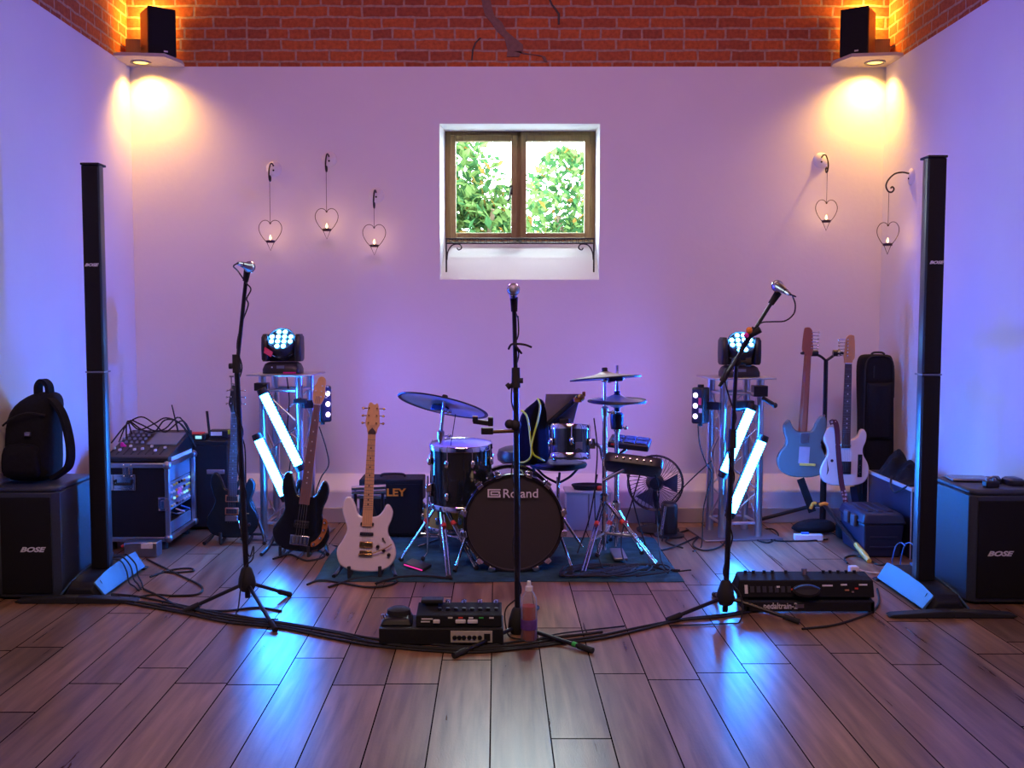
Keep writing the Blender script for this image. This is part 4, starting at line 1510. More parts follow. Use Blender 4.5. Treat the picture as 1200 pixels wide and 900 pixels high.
def guitar(lab, loc, rot, body, bodymat, neckmat, boardmat, headmat, head, nut, pocket=.30, scale=1.0, tuners=(3, 3), strings=6, hw='chrome', facemat=None, tscale=1.0, dots='cream', nw=(.028, .0215), board_end=None):
    t = thing('electric_bass' if strings == 4 else 'electric_guitar', lab, 'bass guitar' if strings == 4 else 'guitar', loc, rot, group=None if strings == 4 else 'electric guitars')
    S = lambda pts: [(x * scale, z * scale) for x, z in pts]
    o2 = [(q.x, q.z) for q in cr([V((x, 0, z)) for x, z in S(OUT[body])], 4, closed=True)]
    MB().prism(o2, -.021, .021).build('body', bodymat, t, bevel=.009, seg=3, angle=60)
    nz = MB()
    z0, z1 = (pocket - .05) * scale, nut
    secs = []
    for z, hw_ in ((z0, nw[0]), (pocket * scale + .03, nw[0]), (z1, nw[1])):
        secs.append([V((-hw_, -.028, z)), V((hw_, -.028, z)), V((hw_ * .95, -.018, z)), V((hw_ * .5, -.006, z)), V((-hw_ * .5, -.006, z)), V((-hw_ * .95, -.018, z))])
    nz.loft(secs)
    nk = nz.build('neck', neckmat, t)
    fb = MB()
    be = board_end if board_end is not None else z0
    fb.loft([[V((-w_, -.034, z)), V((w_, -.034, z)), V((w_, -.028, z)), V((-w_, -.028, z))] for z, w_ in ((be, nw[0]), (z1, nw[1]))], mi=0)
    L = z1 - .165 * scale
    for k in range(1, 22):
        z = z1 - L * (1 - 2 ** (-k / 12))
        if z < be + .004:
            break
        w_ = nw[1] + (nw[0] - nw[1]) * (z1 - z) / (z1 - be)
        fb.bb((-w_, -.0352, z - .0011), (w_, -.034, z + .0011), mi=1)
        if k in (3, 5, 7, 9, 12, 15, 17, 19):
            zz = z + L * (2 ** (-(k - 1) / 12) - 2 ** (-k / 12)) / 2
            fb.lathe([(0, .0005), (.0048, .0005), (.0048, 0)], TR((0, -.0342, zz)) @ RX(PI / 2), 10, mi=2)
    fb.bb((-nw[1], -.037, z1 - .003), (nw[1], -.028, z1 + .003), mi=2)
    fb.build('fretboard', [boardmat, 'fret', dots], nk)
    ho = [(x * tscale, z1 + z * tscale) for x, z in HEADS[head]]
    ho = [(q.x, q.z) for q in cr([V((x, 0, z)) for x, z in ho], 3, closed=True)]
    hd = MB().prism(ho, -.028, -.013).build('headstock', headmat, t, bevel=.002)
    nl, nr = tuners
    tn = None
    for side, n in ((-1, nl), (1, nr)):
        for k in range(n):
            f = (k + .5) / n
            z = z1 + (.04 + .125 * f) * tscale
            m = MB()
            xx = side * (.022 if max(nl, nr) < 5 else .012) * tscale
            m.rod((xx, -.028, z), (xx, -.042, z), .0042, seg=8)
            m.rod((xx, -.012, z), (side * .052 * tscale, -.012, z), .003, seg=6)
            m.ball((side * .058 * tscale, -.012, z), .0085 * tscale, 10, sx=(1, .6, .8))
            m.build('tuner', hw, hd)
    # strings
    sm = MB()
    sz0 = .095 * scale
    for k in range(strings):
        f = (k + .5) / strings - .5
        sm.tube([(f * .054 * (1.15 if strings == 4 else 1), -.038, sz0), (f * nw[1] * 1.75, -.037, z1), (f * .03, -.031, z1 + .05)], .0005 if strings == 6 else .0011, 4)
    sm.build('string_set', 'fret', t)
    return t, nk, hd


def pickup(t, z, w, h, m, extra=None, y=-.021, x=0, tilt=0):
    p = MB().box((0, 0, 0), (w, .014, h), TR((x, y - .005, z)) @ RY(tilt)).build('pickup', m, t, bevel=.005)
    pm = MB()
    for k in range(6):
        pm.lathe([(0, .001), (.0022, .001), (.0022, 0)], TR((x + (k - 2.5) * w / 7.2, y - .012, z)) @ RX(PI / 2), 8)
    pm.build('pole_piece_row', 'chrome', p)
    return p


def knob(t, x, z, m, r=.011):
    return MB().lathe([(0, .017), (r * .8, .016), (r, .0), (0, 0)], TR((x, -.021, z)) @ RX(PI / 2), 16).build('knob', m, t)


# cream guitar in front, on a floor stand
gl = at(428, 670, 5.60)
gw, nk, hd = guitar('cream white electric guitar with maple neck in front of the rug corner', gl, (R(-11), R(2.2), 0), 'double', 'cream', 'maple', 'maple', 'maple', 'prs', .765, hw='gold', dots='rosewood')
pickup(gw, .262, .075, .019, 'black')
pickup(gw, .208, .075, .019, 'black')
pickup(gw, .15, .075, .034, 'gold')
m = MB().box((0, -.026, .104), (.07, .012, .026)).box((0, -.031, .095), (.076, .016, .012))
m.build('bridge', 'gold', gw, bevel=.003)
MB().tube(cr([(.03, -.034, .102), (.06, -.042, .112), (.11, -.045, .135), (.145, -.045, .158)], 5), .0028, 7).build('tremolo_arm', 'gold', gw)
knob(gw, .065, .14, 'satin')
knob(gw, .098, .122, 'satin')
knob(gw, .128, .098, 'satin')
m = MB().box((0, -.024, 0), (.004, .008, .03), TR((.098, 0, .175)) @ RY(R(-35))).ball((.092, -.034, .186), .006, 8)
m.build('selector_switch', 'black', gw)
MB().prism([(-.02, .75), (.02, .75), (.021, .777), (.0, .80), (-.021, .777)], -.030, -.0275).build('truss_cover', 'rosewood', hd)


def floor_stand(lab, loc, spread, post, ht, cradle_z, rz=0):
    t = thing('guitar_stand', lab, 'guitar stand', loc, (0, 0, rz), group='guitar floor stands')
    b = MB()
    for s in (-1, 1):
        b.tube(cr([(0, .14, ht), (s * spread * .5, .12, ht * .55), (s * spread, .05, .05), (s * (spread + .03), -.06, .014)], 6), .012, 9)
    b.rod((0, .14, ht), (0, .32, .012), .011)
    b.rod((-spread, .05, .05), (spread, .05, .05), .009)
    b.build('frame', 'satin', t)
    for s in (-1, 1):
        c = MB().tube(cr([(s * .085, .06, cradle_z), (s * .085, -.045, cradle_z - .018), (s * .085, -.062, cradle_z - .008), (s * .085, -.065, cradle_z + .05)], 5), .010, 9)
        c.build('cradle_arm', 'rubber', t)
    MB().ball((0, .14, ht), .02, 12).build('joint', 'rubber', t)
    return t


floor_stand('low black guitar stand under the cream guitar', (gl.x, gl.y + .03, 0), .14, 0, .42, gl.z - .012)

# dark teal guitar behind the left microphone stand
gl = at(272, 630, 6.42)
gd, nk, hd = guitar('dark teal electric guitar with copper framed pickups beside the flight case', gl, (R(-8), R(.6), 0), 'double', 'teal_gloss', 'rosewood', 'rosewood', 'black_gloss', 'prs', .79, hw='chrome', dots='steel')
for z in (.248, .168):
    p = MB().box((0, -.025, z), (.085, .012, .044)).build('pickup', 'copper', gd, bevel=.003)
    MB().box((0, -.0325, z), (.07, .008, .031)).build('pickup_cover', 'black', p, bevel=.003)
MB().box((0, -.027, .122), (.08, .014, .035)).build('bridge', 'steel', gd, bevel=.003)
MB().tube(cr([(.036, -.034, .12), (.05, -.042, .10), (.06, -.046, .06)], 5), .003, 7).build('tremolo_arm', 'chrome', gd)
for x, z in ((.085, .12), (.112, .085)):
    knob(gd, x, z, 'rosewood')
MB().box((.1, -.025, .155), (.02, .008, .006)).build('selector_switch', 'gold', gd)
floor_stand('black guitar stand under the dark teal guitar', (gl.x + .02, gl.y + .03, 0), .16, 0, .40, gl.z - .012)

# bass guitar
gl = at(350, 646, 6.12)
gb, nk, hd = guitar('black bass guitar with an amber control plate before the left podium', gl, (R(-8), R(6.8), 0), 'bass', 'black_gloss', 'amber', 'pale_rosewood', 'maple', 'bass', .895, pocket=.335, strings=4, hw='white', tuners=(1, 3), tscale=.80, nw=(.031, .020))
po_ = [(q.x, q.z) for q in cr([V((x, 0, z)) for x, z in [(-.03, .33), (.05, .33), (.10, .29), (.112, .22), (.10, .15), (.06, .105), (0, .09), (-.06, .105), (-.10, .15), (-.112, .22), (-.095, .29)]], 4, closed=True)]
MB().prism(po_, -.0235, -.0212).build('pickguard', 'black_gloss', gb)
co = [(q.x, q.z) for q in cr([V((x, 0, z)) for x, z in [(.128, .215), (.152, .20), (.156, .15), (.135, .085), (.10, .045), (.075, .038), (.072, .06), (.10, .085), (.122, .125), (.126, .17)]], 4, closed=True)]
MB().prism(co, -.0242, -.0212).build('control_plate', 'tort', gb)
for x, z in ((.14, .19), (.14, .145), (.125, .095), (.09, .055)):
    knob(gb, x, z, 'chrome', .0095)
b_ = MB().box((0, -.026, .068), (.115, .012, .062)).build('bridge', 'chrome', gb, bevel=.004)
for k in range(4):
    MB().rod(((k - 1.5) * .022, -.036, .05), ((k - 1.5) * .022, -.036, .09), .0075, seg=10).build('saddle', 'steel', b_)
pickup(gb, .165, .09, .045, 'black', y=-.023)
floor_stand('black guitar stand under the bass guitar', (gl.x - .02, gl.y + .03, 0), .17, 0, .42, gl.z - .012)

# hanging stand with two guitars
hY = 6.78
pt = at(968, 421, hY)
pb = V((pt.x - .0, hY, 0))
hs = thing('hanging_guitar_stand', 'tall black double stand holding two hung guitars', 'guitar stand', pb)
MB().rod((pt.x, hY, .30), pt, .0145).build('upper_tube', 'satin', hs, world=True)
MB().rod((pt.x, hY, .05), (pt.x, hY, .62), .021).build('lower_tube', 'satin', hs, world=True)
MB().rod((pt.x, hY, .60), (pt.x, hY, .68), .027).build('collar', 'rubber', hs, world=True)
for e in (fl(884, 613), V((2.19, 5.95, 0)), V((pt.x + .2, hY + .26, 0))):
    e = V((e.x, e.y, .015))
    lg = MB().tube([(pt.x, hY, .20), e], .0135, 10).build('leg', 'satin', hs, world=True)
    d = (V((pt.x, hY, .20)) - e).normalized()
    if e.y < 6:
        f = MB().tube([e + d * .21, e + d * .05, e + d * .02, e - d * .015], [.0155, .019, .015, .0145], 10).build('rubber_foot', 'yellow', lg, world=True)
        f['label'] = 'yellow rubber foot'
for s, hx_ in ((-1, 945), (1, 990)):
    hp_ = at(hx_, 414, hY - .05)
    a = MB().tube(cr([pt - V((0, 0, .01)), pt + V((s * .04, -.01, .02)), V((hp_.x - s * .05, hY - .03, hp_.z)), V((hp_.x - s * .03, hY - .045, hp_.z))], 5), .009, 8)
    a.rod((hp_.x - s * .075, hY - .04, hp_.z), (hp_.x - s * .03, hY - .045, hp_.z), .021)
    ar = a.build('hanger_arm', 'satin', hs, world=True)
    for q in (-1, 1):
        MB().tube(cr([(hp_.x - s * .03, hY - .045, hp_.z), (hp_.x + q * .03, hY - .055, hp_.z), (hp_.x + q * .036, hY - .10, hp_.z + .004)], 4), .009, 8).build('yoke_prong', 'rubber', ar, world=True)
# pale blue guitar, back to the viewer
gl = at(938.5, 559, hY - .085)
gs, nk, hd = guitar('pale blue electric guitar hung with its back to the viewer', gl, (R(-1.5), R(-2.2), PI), 'double', 'pale_blue', 'roast', 'rosewood', 'roast', 'fender_flip', .80, tuners=(6, 0))
MB().box((0, .0225, .262), (.055, .003, .068)).build('neck_plate', 'steel', gs, bevel=.001)
MB().box((-.005, .0225, .15), (.07, .003, .11)).build('back_cover', 'pearl', gs, bevel=.001)
MB().box((-.03, .026, .088), (.105, .008, .017)).build('cloth_strip', 'yellow', gs, bevel=.003)
MB().rod((-.12, 0, .40), (-.128, 0, .418), .007).build('strap_button', 'chrome', gs)
# white single-cut guitar
gl = at(988, 569, hY - .10)
gtl, nk, hd = guitar('white single cut electric guitar with a dotted strap, hung facing the viewer', gl, (R(-1.5), R(1.0), 0), 'single', 'cream', 'roast', 'rosewood', 'amber', 'fender_flip', .805, tuners=(6, 0))
pickup(gtl, .27, .07, .02, 'chrome')
m = MB().box((.0, -.0245, .12), (.08, .008, .085))
m.build('bridge', 'satin', gtl, bevel=.003)
m = MB().box((.098, -.023, .135), (.03, .005, .15)).build('control_plate', 'satin', gtl, bevel=.006)
for z in (.085, .13):
    knob(gtl, .098, z, 'satin')
MB().box((.098, -.032, .18), (.006, .014, .012)).build('selector_switch', 'black', gtl)
fh_ = MB()
fo = [(q.x, q.z) for q in cr([V((x, 0, z)) for x, z in [(-.118, .07), (-.105, .10), (-.112, .14), (-.122, .19), (-.116, .14), (-.114, .10)]], 4, closed=True)]
fh_.prism(fo, -.0216, -.0208)
fh_.lathe([(0, .0006), (.010, .0006), (.010, 0)], TR((-.085, -.0212, .165)) @ RX(PI / 2), 14)
fh_.build('sound_hole', 'black', gtl)


sY = hY - .145
m = band([at(972, 496, sY + .0), at(978, 494, sY - .005), at(981, 505, sY - .01), at(983, 535, sY - .012), at(986, 565, sY - .012), at(990, 582, sY - .02), at(991, 589, sY - .02)], .034, .003)
single(m, 'guitar_strap', 'strap', 'dark red dotted strap hanging over the front of the white guitar', 'strap')
m = band([at(938, 561, hY - .09), at(942, 572, hY - .08), at(948, 588, hY - .07), at(952, 600, hY - .06)], .05, .003)
single(m, 'guitar_strap', 'fabric', 'black strap hanging below the pale blue guitar', 'strap')
m = band([at(1000, 570, hY - .09), at(1001, 580, hY - .08), at(1003, 592, hY - .07), at(1004, 606, hY - .06)], .045, .003)
single(m, 'guitar_strap', 'navy', 'plain navy strap hanging below the white guitar', 'strap')
# clutter under the stand
m = MB()
m.loft([superring(pt.x - .06, hY - .0, .002, .16, .09, 20, 2.4), superring(pt.x - .06, hY - .01, .05, .15, .09, 20, 2.4), superring(pt.x - .04, hY - .02, .085, .10, .06, 20, 2.2), superring(pt.x - .04, hY - .02, .098, .03, .02, 20, 2)])
single(m, 'cable_bag', 'fabric', 'slumped black bag under the two hung guitars', 'bag', subsurf=1)
m = MB().tube(cr([at(950, 596, 6.6), at(953, 590, 6.59), at(957, 590, 6.58)], 5), .011, 8, mi=0).tube(cr([at(960, 592, 6.57), at(966, 590, 6.57), at(970, 591, 6.57)], 5), .011, 8, mi=0)
m.rod(at(956, 592, 6.58), at(962, 593, 6.57), .008, mi=1)
q = at(960, 593, 6.575)
m.rod(q, (pt.x, hY - .012, .20), .006, mi=1)
single(m, 'neck_rest', ['orange', 'rubber'], 'orange padded neck rest folded low on the double guitar stand', 'neck rest')
q = fl(947, 633)
m = thing('socket_strip', 'white socket strip on the floor under the pale blue guitar', 'socket strip', q, (0, 0, R(-6)))
MB().box((0, 0, .02), (.18, .05, .04)).build('body', 'white', m, bevel=.006)
MB().box((-.02, -.0, .045), (.05, .03, .012)).build('plug', 'cable_blue', m, bevel=.003)
m = MB().box((pt.x + .10, hY - .17, .055), (.12, .09, .11))
single(m, 'adapter_pouch', 'fabric', 'small black pouch between the hanging stand and the toolbox', 'pouch', bevel=.02, seg=3)
# ------------------------------------------------------------------ rug and drum kit
rnd = random.Random(2)
m = MB()
NX, NYR = 70, 44
x0, x1, y0, y1 = -1.005, 1.02, 5.50, 6.62
vs = []
for j in range(NYR + 1):
    for i in range(NX + 1):
        x = x0 + (x1 - x0) * i / NX
        y = y0 + (y1 - y0) * j / NYR
        z = .008 + .004 * math.sin(9 * x + 4 * y) * math.sin(5 * y - 3 * x) + .004 * abs(math.sin(13 * x - 17 * y + 2 * math.sin(5 * x))) ** 3 + .0015 * math.sin(41 * y + 17 * x)
        ed = min(i, NX - i, j, NYR - j)
        x += .006 * math.sin(7 * y) if i in (0, NX) else 0
        vs.append((x, y + (.006 * math.sin(6 * x) if j in (0, NYR) else 0), max(.003, z if ed > 0 else .004)))
n = NX + 1
fs = [(j * n + i, j * n + i + 1, (j + 1) * n + i + 1, (j + 1) * n + i) for j in range(NYR) for i in range(NX)]
m.add(vs, fs)
base = [(v[0], v[1], .001) for v in vs]
o_ = len(m.v)
m.add(base, [tuple(reversed(f)) for f in fs])
rim = [i for i in range(n)] + [j * n + NX for j in range(1, NYR + 1)] + [NYR * n + i for i in range(NX - 1, -1, -1)] + [j * n for j in range(NYR - 1, 0, -1)]
for k in range(len(rim)):
    a, b = rim[k], rim[(k + 1) % len(rim)]
    m.f.append([a, o_ + a, o_ + b, b])
    m.m.append(0)
single(m, 'drum_rug', 'rug', 'dark teal rug lying under the drum kit', 'rug')
RZ_ = .012     # top of the rug


def lug(t, p, ax, out, L=.05, m='chrome'):
    F = orient(ax, p)
    k = MB()
    k.loft([superring(0, 0, z, a, b, 12, 3) for z, a, b in ((-L / 2, .006, .006), (-L / 2 + .008, .012, .012), (L / 2 - .008, .012, .012), (L / 2, .006, .006))])
    k.v = [F @ q for q in k.v]
    return k.build('lug', m, t, world=True, bevel=0)


def drum(nm, lab, c, ax, r, depth, headm, nl, shellm='shell', hoopm='chrome', front_head=True, hoop_w=.022, group=None):
    """c = centre of the struck head, ax = direction the head faces"""
    t = thing(nm, lab, 'drum', V((c[0], c[1], 0)), group=group)
    A = V(ax).normalized()
    F = orient(A, c)
    MB().lathe([(r * .93, -.012), (r, -.012), (r, -depth + .012), (r * .93, -depth + .012)], F, 56).build('shell', shellm, t, world=True)
    for z, nmh in ((0, 'hoop'), (-depth + hoop_w * .9, 'hoop')):
        MB().lathe([(r * .975, .006 + z), (r * 1.012, .008 + z), (r * 1.035, .002 + z), (r * 1.035, -hoop_w + z), (r * .99, -hoop_w + z), (r * .975, .006 + z)], F, 56).build(nmh, hoopm, t, world=True)
    MB().lathe([(0, .0), (r * .98, .0), (r * .98, -.004), (0, -.004)], F, 56).build('drum_head', headm, t, world=True)
    MB().lathe([(0, -depth), (r * .98, -depth), (r * .98, -depth + .004), (0, -depth + .004)], F, 56).build('rear_head', 'black', t, world=True)
    for k in range(nl):
        a = 2 * PI * (k + .5) / nl
        dv = V((math.cos(a), math.sin(a), 0))
        for z in ((-.09, -depth + .09) if depth > .2 else (-depth / 2,)):
            p = F @ (dv * (r + .012) + V((0, 0, z)))
            lug(t, p, A, None, .045)
            e = -1 if z > -depth / 2 else 1
        q = MB()
        q.rod(F @ (dv * (r * 1.022) + V((0, 0, .012))), F @ (dv * (r * 1.022) + V((0, 0, -.08))), .0035, seg=7)
        q.build('tension_rod', 'chrome', t, world=True)
    return t, F


# bass drum, facing the viewer
bc = at(602, 613, 5.70)
br_ = .281
BA = V((.035, -1, .02)).normalized()
bd = thing('bass_drum', 'big black bass drum with a lettered front head facing the viewer', 'drum', V((bc.x, bc.y + .2, 0)), group='drums of the kit')
F = orient(BA, bc)
MB().lathe([(br_ * .93, -.02), (br_ * .965, -.02), (br_ * .965, -.40), (br_ * .93, -.40)], F, 72).build('shell', 'shell', bd, world=True)
for z in (0, -.40):
    MB().lathe([(br_ * .94, .012 + z), (br_ * .955, .018 + z), (br_ * 1.0, .018 + z), (br_ * 1.01, .01 + z), (br_ * 1.01, -.028 + z), (br_ * .97, -.03 + z), (br_ * .94, .012 + z)], F, 72).build('hoop', 'black_gloss', bd, world=True)
fh2 = MB().lathe([(0, .004), (br_ * .93, .004), (br_ * .955, .012), (br_ * .955, .0), (0, -.002)], F, 72).build('front_head', 'kickhead', bd, world=True)
MB().lathe([(0, -.40), (br_ * .96, -.40), (br_ * .96, -.405), (0, -.405)], F, 72).build('rear_head', 'black', bd, world=True)
for a in (12, 48, 90 - 18, 132, 168, -12, -48, -64, -116, -132, -168, 108):
    dv = V((math.cos(R(a)), math.sin(R(a)), 0))
    k = MB()
    # orient's local x points ... build claws radially
    p = F @ (dv * br_ * 1.0 + V((0, 0, .012)))
    q = F @ (dv * br_ * 1.035 + V((0, 0, -.02)))
    k.box((0, 0, 0), (.036, .018, .034), TR(p) @ orient(BA).to_3x3().to_4x4() @ RZ(R(a + 90)))
    k.box((0, 0, 0), (.03, .03, .05), TR(q) @ orient(BA).to_3x3().to_4x4() @ RZ(R(a + 90)))
    k.rod(q, F @ (dv * br_ * 1.035 + V((0, 0, -.13))), .004, seg=7)
    k.build('claw', 'chrome', bd, world=True, bevel=.003)
    lug(bd, F @ (dv * br_ * .985 + V((0, 0, -.16))), BA, None, .06)
for s in (-1, 1):
    a = F @ V((0, 0, -.09))
    a = V((bc.x + s * br_ * .93, bc.y + .12, bc.z - .07))
    e = V((bc.x + s * (br_ + .05), bc.y - .05, RZ_ + .012))
    k = MB().rod(a, e, .008).rod(a + V((0, 0, -.02)), a + V((0, 0, .03)), .016)
    k.build('spur', 'chrome', bd, world=True)
    MB().rod(e + (a - e).normalized() * .03, e, .012, .013).build('rubber_tip', 'rubber', bd, world=True)
tl = at(610, 578, 5.68)
text('Roland', .071, 'logo', bd, TR(V((tl.x + .0, bc.y - .022, tl.z - .003))) @ RZ(R(2)), world=True, offset=.0004, squash=1.02)
mk = MB()
mc = V((at(579, 578, 5.68).x, bc.y - .0215, tl.z))
w_, h_ = .072, .047
for q, (a0_, a1_) in enumerate((((-.5, -.5), (.5, -.36)), ((-.5, .36), (.5, .5)), ((-.5, -.36), (-.38, .36)))):
    mk.bb((mc.x + a0_[0] * w_, mc.y - .001, mc.z + a0_[1] * h_), (mc.x + a1_[0] * w_, mc.y + .001, mc.z + a1_[1] * h_))
for (a0_, a1_) in (((-.28, .10), (.34, .24)), ((-.28, -.24), (.34, -.10)), ((-.28, -.10), (-.18, .10)), ((.34, -.07), (.46, .24)), ((.38, -.36), (.5, -.13))):
    mk.bb((mc.x + a0_[0] * w_, mc.y - .001, mc.z + a0_[1] * h_), (mc.x + a1_[0] * w_, mc.y + .001, mc.z + a1_[1] * h_))
mk.build('emblem', 'logo', bd, world=True)

# floor tom
fc_ = at(540, 520, 6.02)
ft, F = drum('floor_tom', 'black floor tom with a pale head left of the bass drum', fc_, (0, -.045, 1), .184, .37, 'head', 8, group='drums of the kit')
for k in range(3):
    a = R(200 + 120 * k)
    p = V((fc_.x + .205 * math.cos(a), fc_.y + .205 * math.sin(a), 0))
    MB().tube([V((p.x, p.y, fc_.z - .18)), V((p.x, p.y, .06)), V((p.x + .03 * math.cos(a), p.y + .03 * math.sin(a), RZ_ + .012))], .0065, 8).build('leg', 'chrome', ft, world=True)
    MB().box((p.x - .008 * math.cos(a), p.y - .008 * math.sin(a), fc_.z - .25), (.035, .035, .05)).build('leg_bracket', 'chrome', ft, world=True, bevel=.005)
    MB().ball((p.x + .03 * math.cos(a), p.y + .03 * math.sin(a), RZ_ + .014), .014, 10).build('rubber_foot', 'rubber', ft, world=True)
# amber shell seen low behind the cymbal stand
sn = at(527, 617, 6.38)
sd, F = drum('snare_drum', 'amber wooden snare drum standing low behind the floor tom legs', (sn.x, sn.y, .285), (0, -.1, 1), .165, .16, 'head', 8, shellm='wood', group='drums of the kit')
for k in range(3):
    a = R(90 + 120 * k)
    MB().tube(cr([(sn.x, sn.y, .07), (sn.x + .1 * math.cos(a), sn.y + .1 * math.sin(a), .085), (sn.x + .16 * math.cos(a), sn.y + .16 * math.sin(a), .115)], 4), .006, 7).build('basket_arm', 'chrome', sd, world=True)
    MB().rod((sn.x, sn.y, .065), (sn.x + .22 * math.cos(a), sn.y + .22 * math.sin(a), RZ_ + .008), .008).build('leg', 'chrome', sd, world=True)
MB().rod((sn.x, sn.y, .03), (sn.x, sn.y, .10), .012).build('post', 'chrome', sd, world=True)

# rack tom with its arm, snare pad
tc_ = at(668, 500, 6.12)
tt_, F = drum('rack_tom', 'small black rack tom with chrome lugs right of the draped cloth', tc_, (.02, .20, 1), .122, .19, 'black', 6, group='drums of the kit')
arm = MB().tube(cr([V((tc_.x + .13, tc_.y, tc_.z - .10)), V((tc_.x + .18, tc_.y, tc_.z - .12)), V((tc_.x + .2, tc_.y, tc_.z - .2)), V((at(709, 540, 6.05).x, 6.05, at(709, 536, 6.05).z))], 5), .012, 10)
arm.box((tc_.x + .135, tc_.y, tc_.z - .10), (.03, .05, .06))
arm.build('mount_arm', 'chrome', tt_, world=True)
MB().box((0, 0, 0), (.045, .002, .045), TR(F @ V((0, 0, -.10)) + V((.045, -.117, 0))) @ RZ(R(20))).build('badge', 'steel', tt_, world=True)
pc = at(654, 544, 6.32)
pd_ = thing('snare_pad', 'flat black drum pad on a basket stand behind the bass drum', 'drum pad', V((pc.x, pc.y, 0)), group='drums of the kit')
Fp = orient((0, .03, 1), pc)
MB().lathe([(0, -.03), (.12, -.03), (.173, -.016), (.181, .0), (.175, .012), (.163, .014), (0, .010)], Fp, 44).build('pad', 'rubber', pd_, world=True)
MB().lathe([(0, .0112), (.15, .0148), (.15, .011), (0, .008)], Fp, 44).build('playing_surface', 'head_dark', pd_, world=True)
MB().rod((pc.x, pc.y, .16), (pc.x, pc.y, pc.z - .08), .011).build('post', 'chrome', pd_, world=True)
for k in range(3):
    a = R(-90 + 120 * k)
    MB().tube(cr([(pc.x, pc.y, pc.z - .12), (pc.x + .09 * math.cos(a), pc.y + .09 * math.sin(a), pc.z - .085), (pc.x + .155 * math.cos(a), pc.y + .155 * math.sin(a), pc.z - .032)], 5), .008, 8).build('basket_arm', 'satin', pd_, world=True)
    a += R(60)
    MB().rod((pc.x, pc.y, .24), (pc.x + .17 * math.cos(a), pc.y + .17 * math.sin(a), RZ_ + .012), .009).build('leg', 'chrome', pd_, world=True)


# cymbals
def cymbal(lab, c, nrm, r, nm='cymbal', sensor=True):
    t = thing(nm, lab, 'cymbal', c, group='cymbals')
    F = orient(nrm, c)
    MB().lathe([(.006, .018), (.02, .018), (.036, .013), (.048, .006), (.06, .003), (r * .6, -.007), (r * .93, -.016), (r * .93, -.023), (r * .6, -.014), (.06, -.004), (.03, .004), (.006, .010)], F, 64).build('bow', 'cymbal', t, world=True)
    MB().lathe([(r * .92, -.0155), (r * .99, -.019), (r, -.023), (r * .99, -.027), (r * .92, -.0245)], F, 64).build('edge_band', 'cymbal_edge', t, world=True)
    if sensor:
        MB().box((0, 0, 0), (.085, .07, .036), F @ TR((.25 * r, -.22 * r, -.028))).build('sensor_box', 'black', t, world=True, bevel=.006)
    MB().lathe([(0, .042), (.014, .042), (.018, .035), (.016, .022), (.022, .02), (.022, .012), (0, .012)], F, 18).build('wing_felt', 'rubber', t, world=True)
    return F


c1 = at(520, 471, 5.98)
F1 = cymbal('large dark ride cymbal tilted over the floor tom', c1, (.21, .27, .94), .272)
c2 = at(709, 439, 6.06)
F2 = cymbal('thin dark crash cymbal, highest of the right hand group', c2, (-.07, .09, 1), .212)
c3 = at(723, 466, 6.16)
F3 = cymbal('upper hi-hat cymbal on the right hand stand', c3, (.03, .02, 1), .175, sensor=False)
c4 = at(723, 474, 6.16)
F4 = cymbal('lower hi-hat cymbal just under its upper twin', c4, (.02, .03, -1), .178, nm='cymbal', sensor=False)


def stand(lab, foot, top, legs, hubz, nm='cymbal_stand', joint=None, brace='chrome', pr=.0145):
    t = thing(nm, lab, 'stand', V((foot[0], foot[1], 0)), group='chrome drum stands')
    f, tp = V((foot[0], foot[1], .05)), V(top)
    j = joint if joint is not None else tp.z - .22
    J = V((f.x, f.y, j))
    MB().rod(f, J, pr, seg=14).build('lower_tube', 'chrome', t, world=True)
    MB().rod(J, tp, .0092, seg=12).build('upper_tube', 'chrome', t, world=True)
    k = MB().lathe([(.01, -.03), (.02, -.028), (.022, .02), (.012, .03)], TR(J), 16)
    k.rod(J + V((.0, -.0, -.005)), J + V((.045, -.012, -.005)), .0055)
    k.ball(J + V((.05, -.012, -.005)), .014, 10, sx=(1, .5, 1))
    k.build('joint_clamp', 'chrome', t, world=True)
    k = MB().ball(tp + V((0, 0, -.07)), .02, 12)
    k.ball(tp + V((.028, -.01, -.075)), .016, 10)
    k.build('tilter', 'chrome', t, world=True)
    hb = V((f.x, f.y, hubz))
    MB().lathe([(.0, -.03), (.026, -.028), (.028, .02), (.016, .035), (0, .035)], TR(hb), 16).build('leg_collar', 'chrome', t, world=True)
    MB().lathe([(.0, -.015), (.02, -.013), (.02, .015), (0, .015)], TR((f.x, f.y, hubz * .42)), 14).build('brace_collar', 'chrome', t, world=True)
    for e in legs:
        e = V((e[0], e[1], RZ_ + .012))
        lg = MB()
        d = (e - hb).normalized()
        side = d.cross(V((0, 0, 1))).normalized() * .009
        lg.rod(hb + side, e + side, .0065, seg=9).rod(hb - side, e - side, .0065, seg=9)
        l_ = lg.build('leg', 'chrome', t, world=True)
        MB().ball(e, .017, 10, sx=(1, 1, .75)).build('rubber_foot', 'rubber', l_, world=True)
        mid = hb + (e - hb) * .58
        b_ = MB()
        b_.rod(V((f.x, f.y, hubz * .42)), mid, .0065, seg=8)
        b_.build('brace', brace, t, world=True)
        MB().rod(hb + (e - hb) * .36 - d * .012, hb + (e - hb) * .36 + d * .012, .0165, seg=10).build('memory_lock', 'red', t, world=True)
    return t


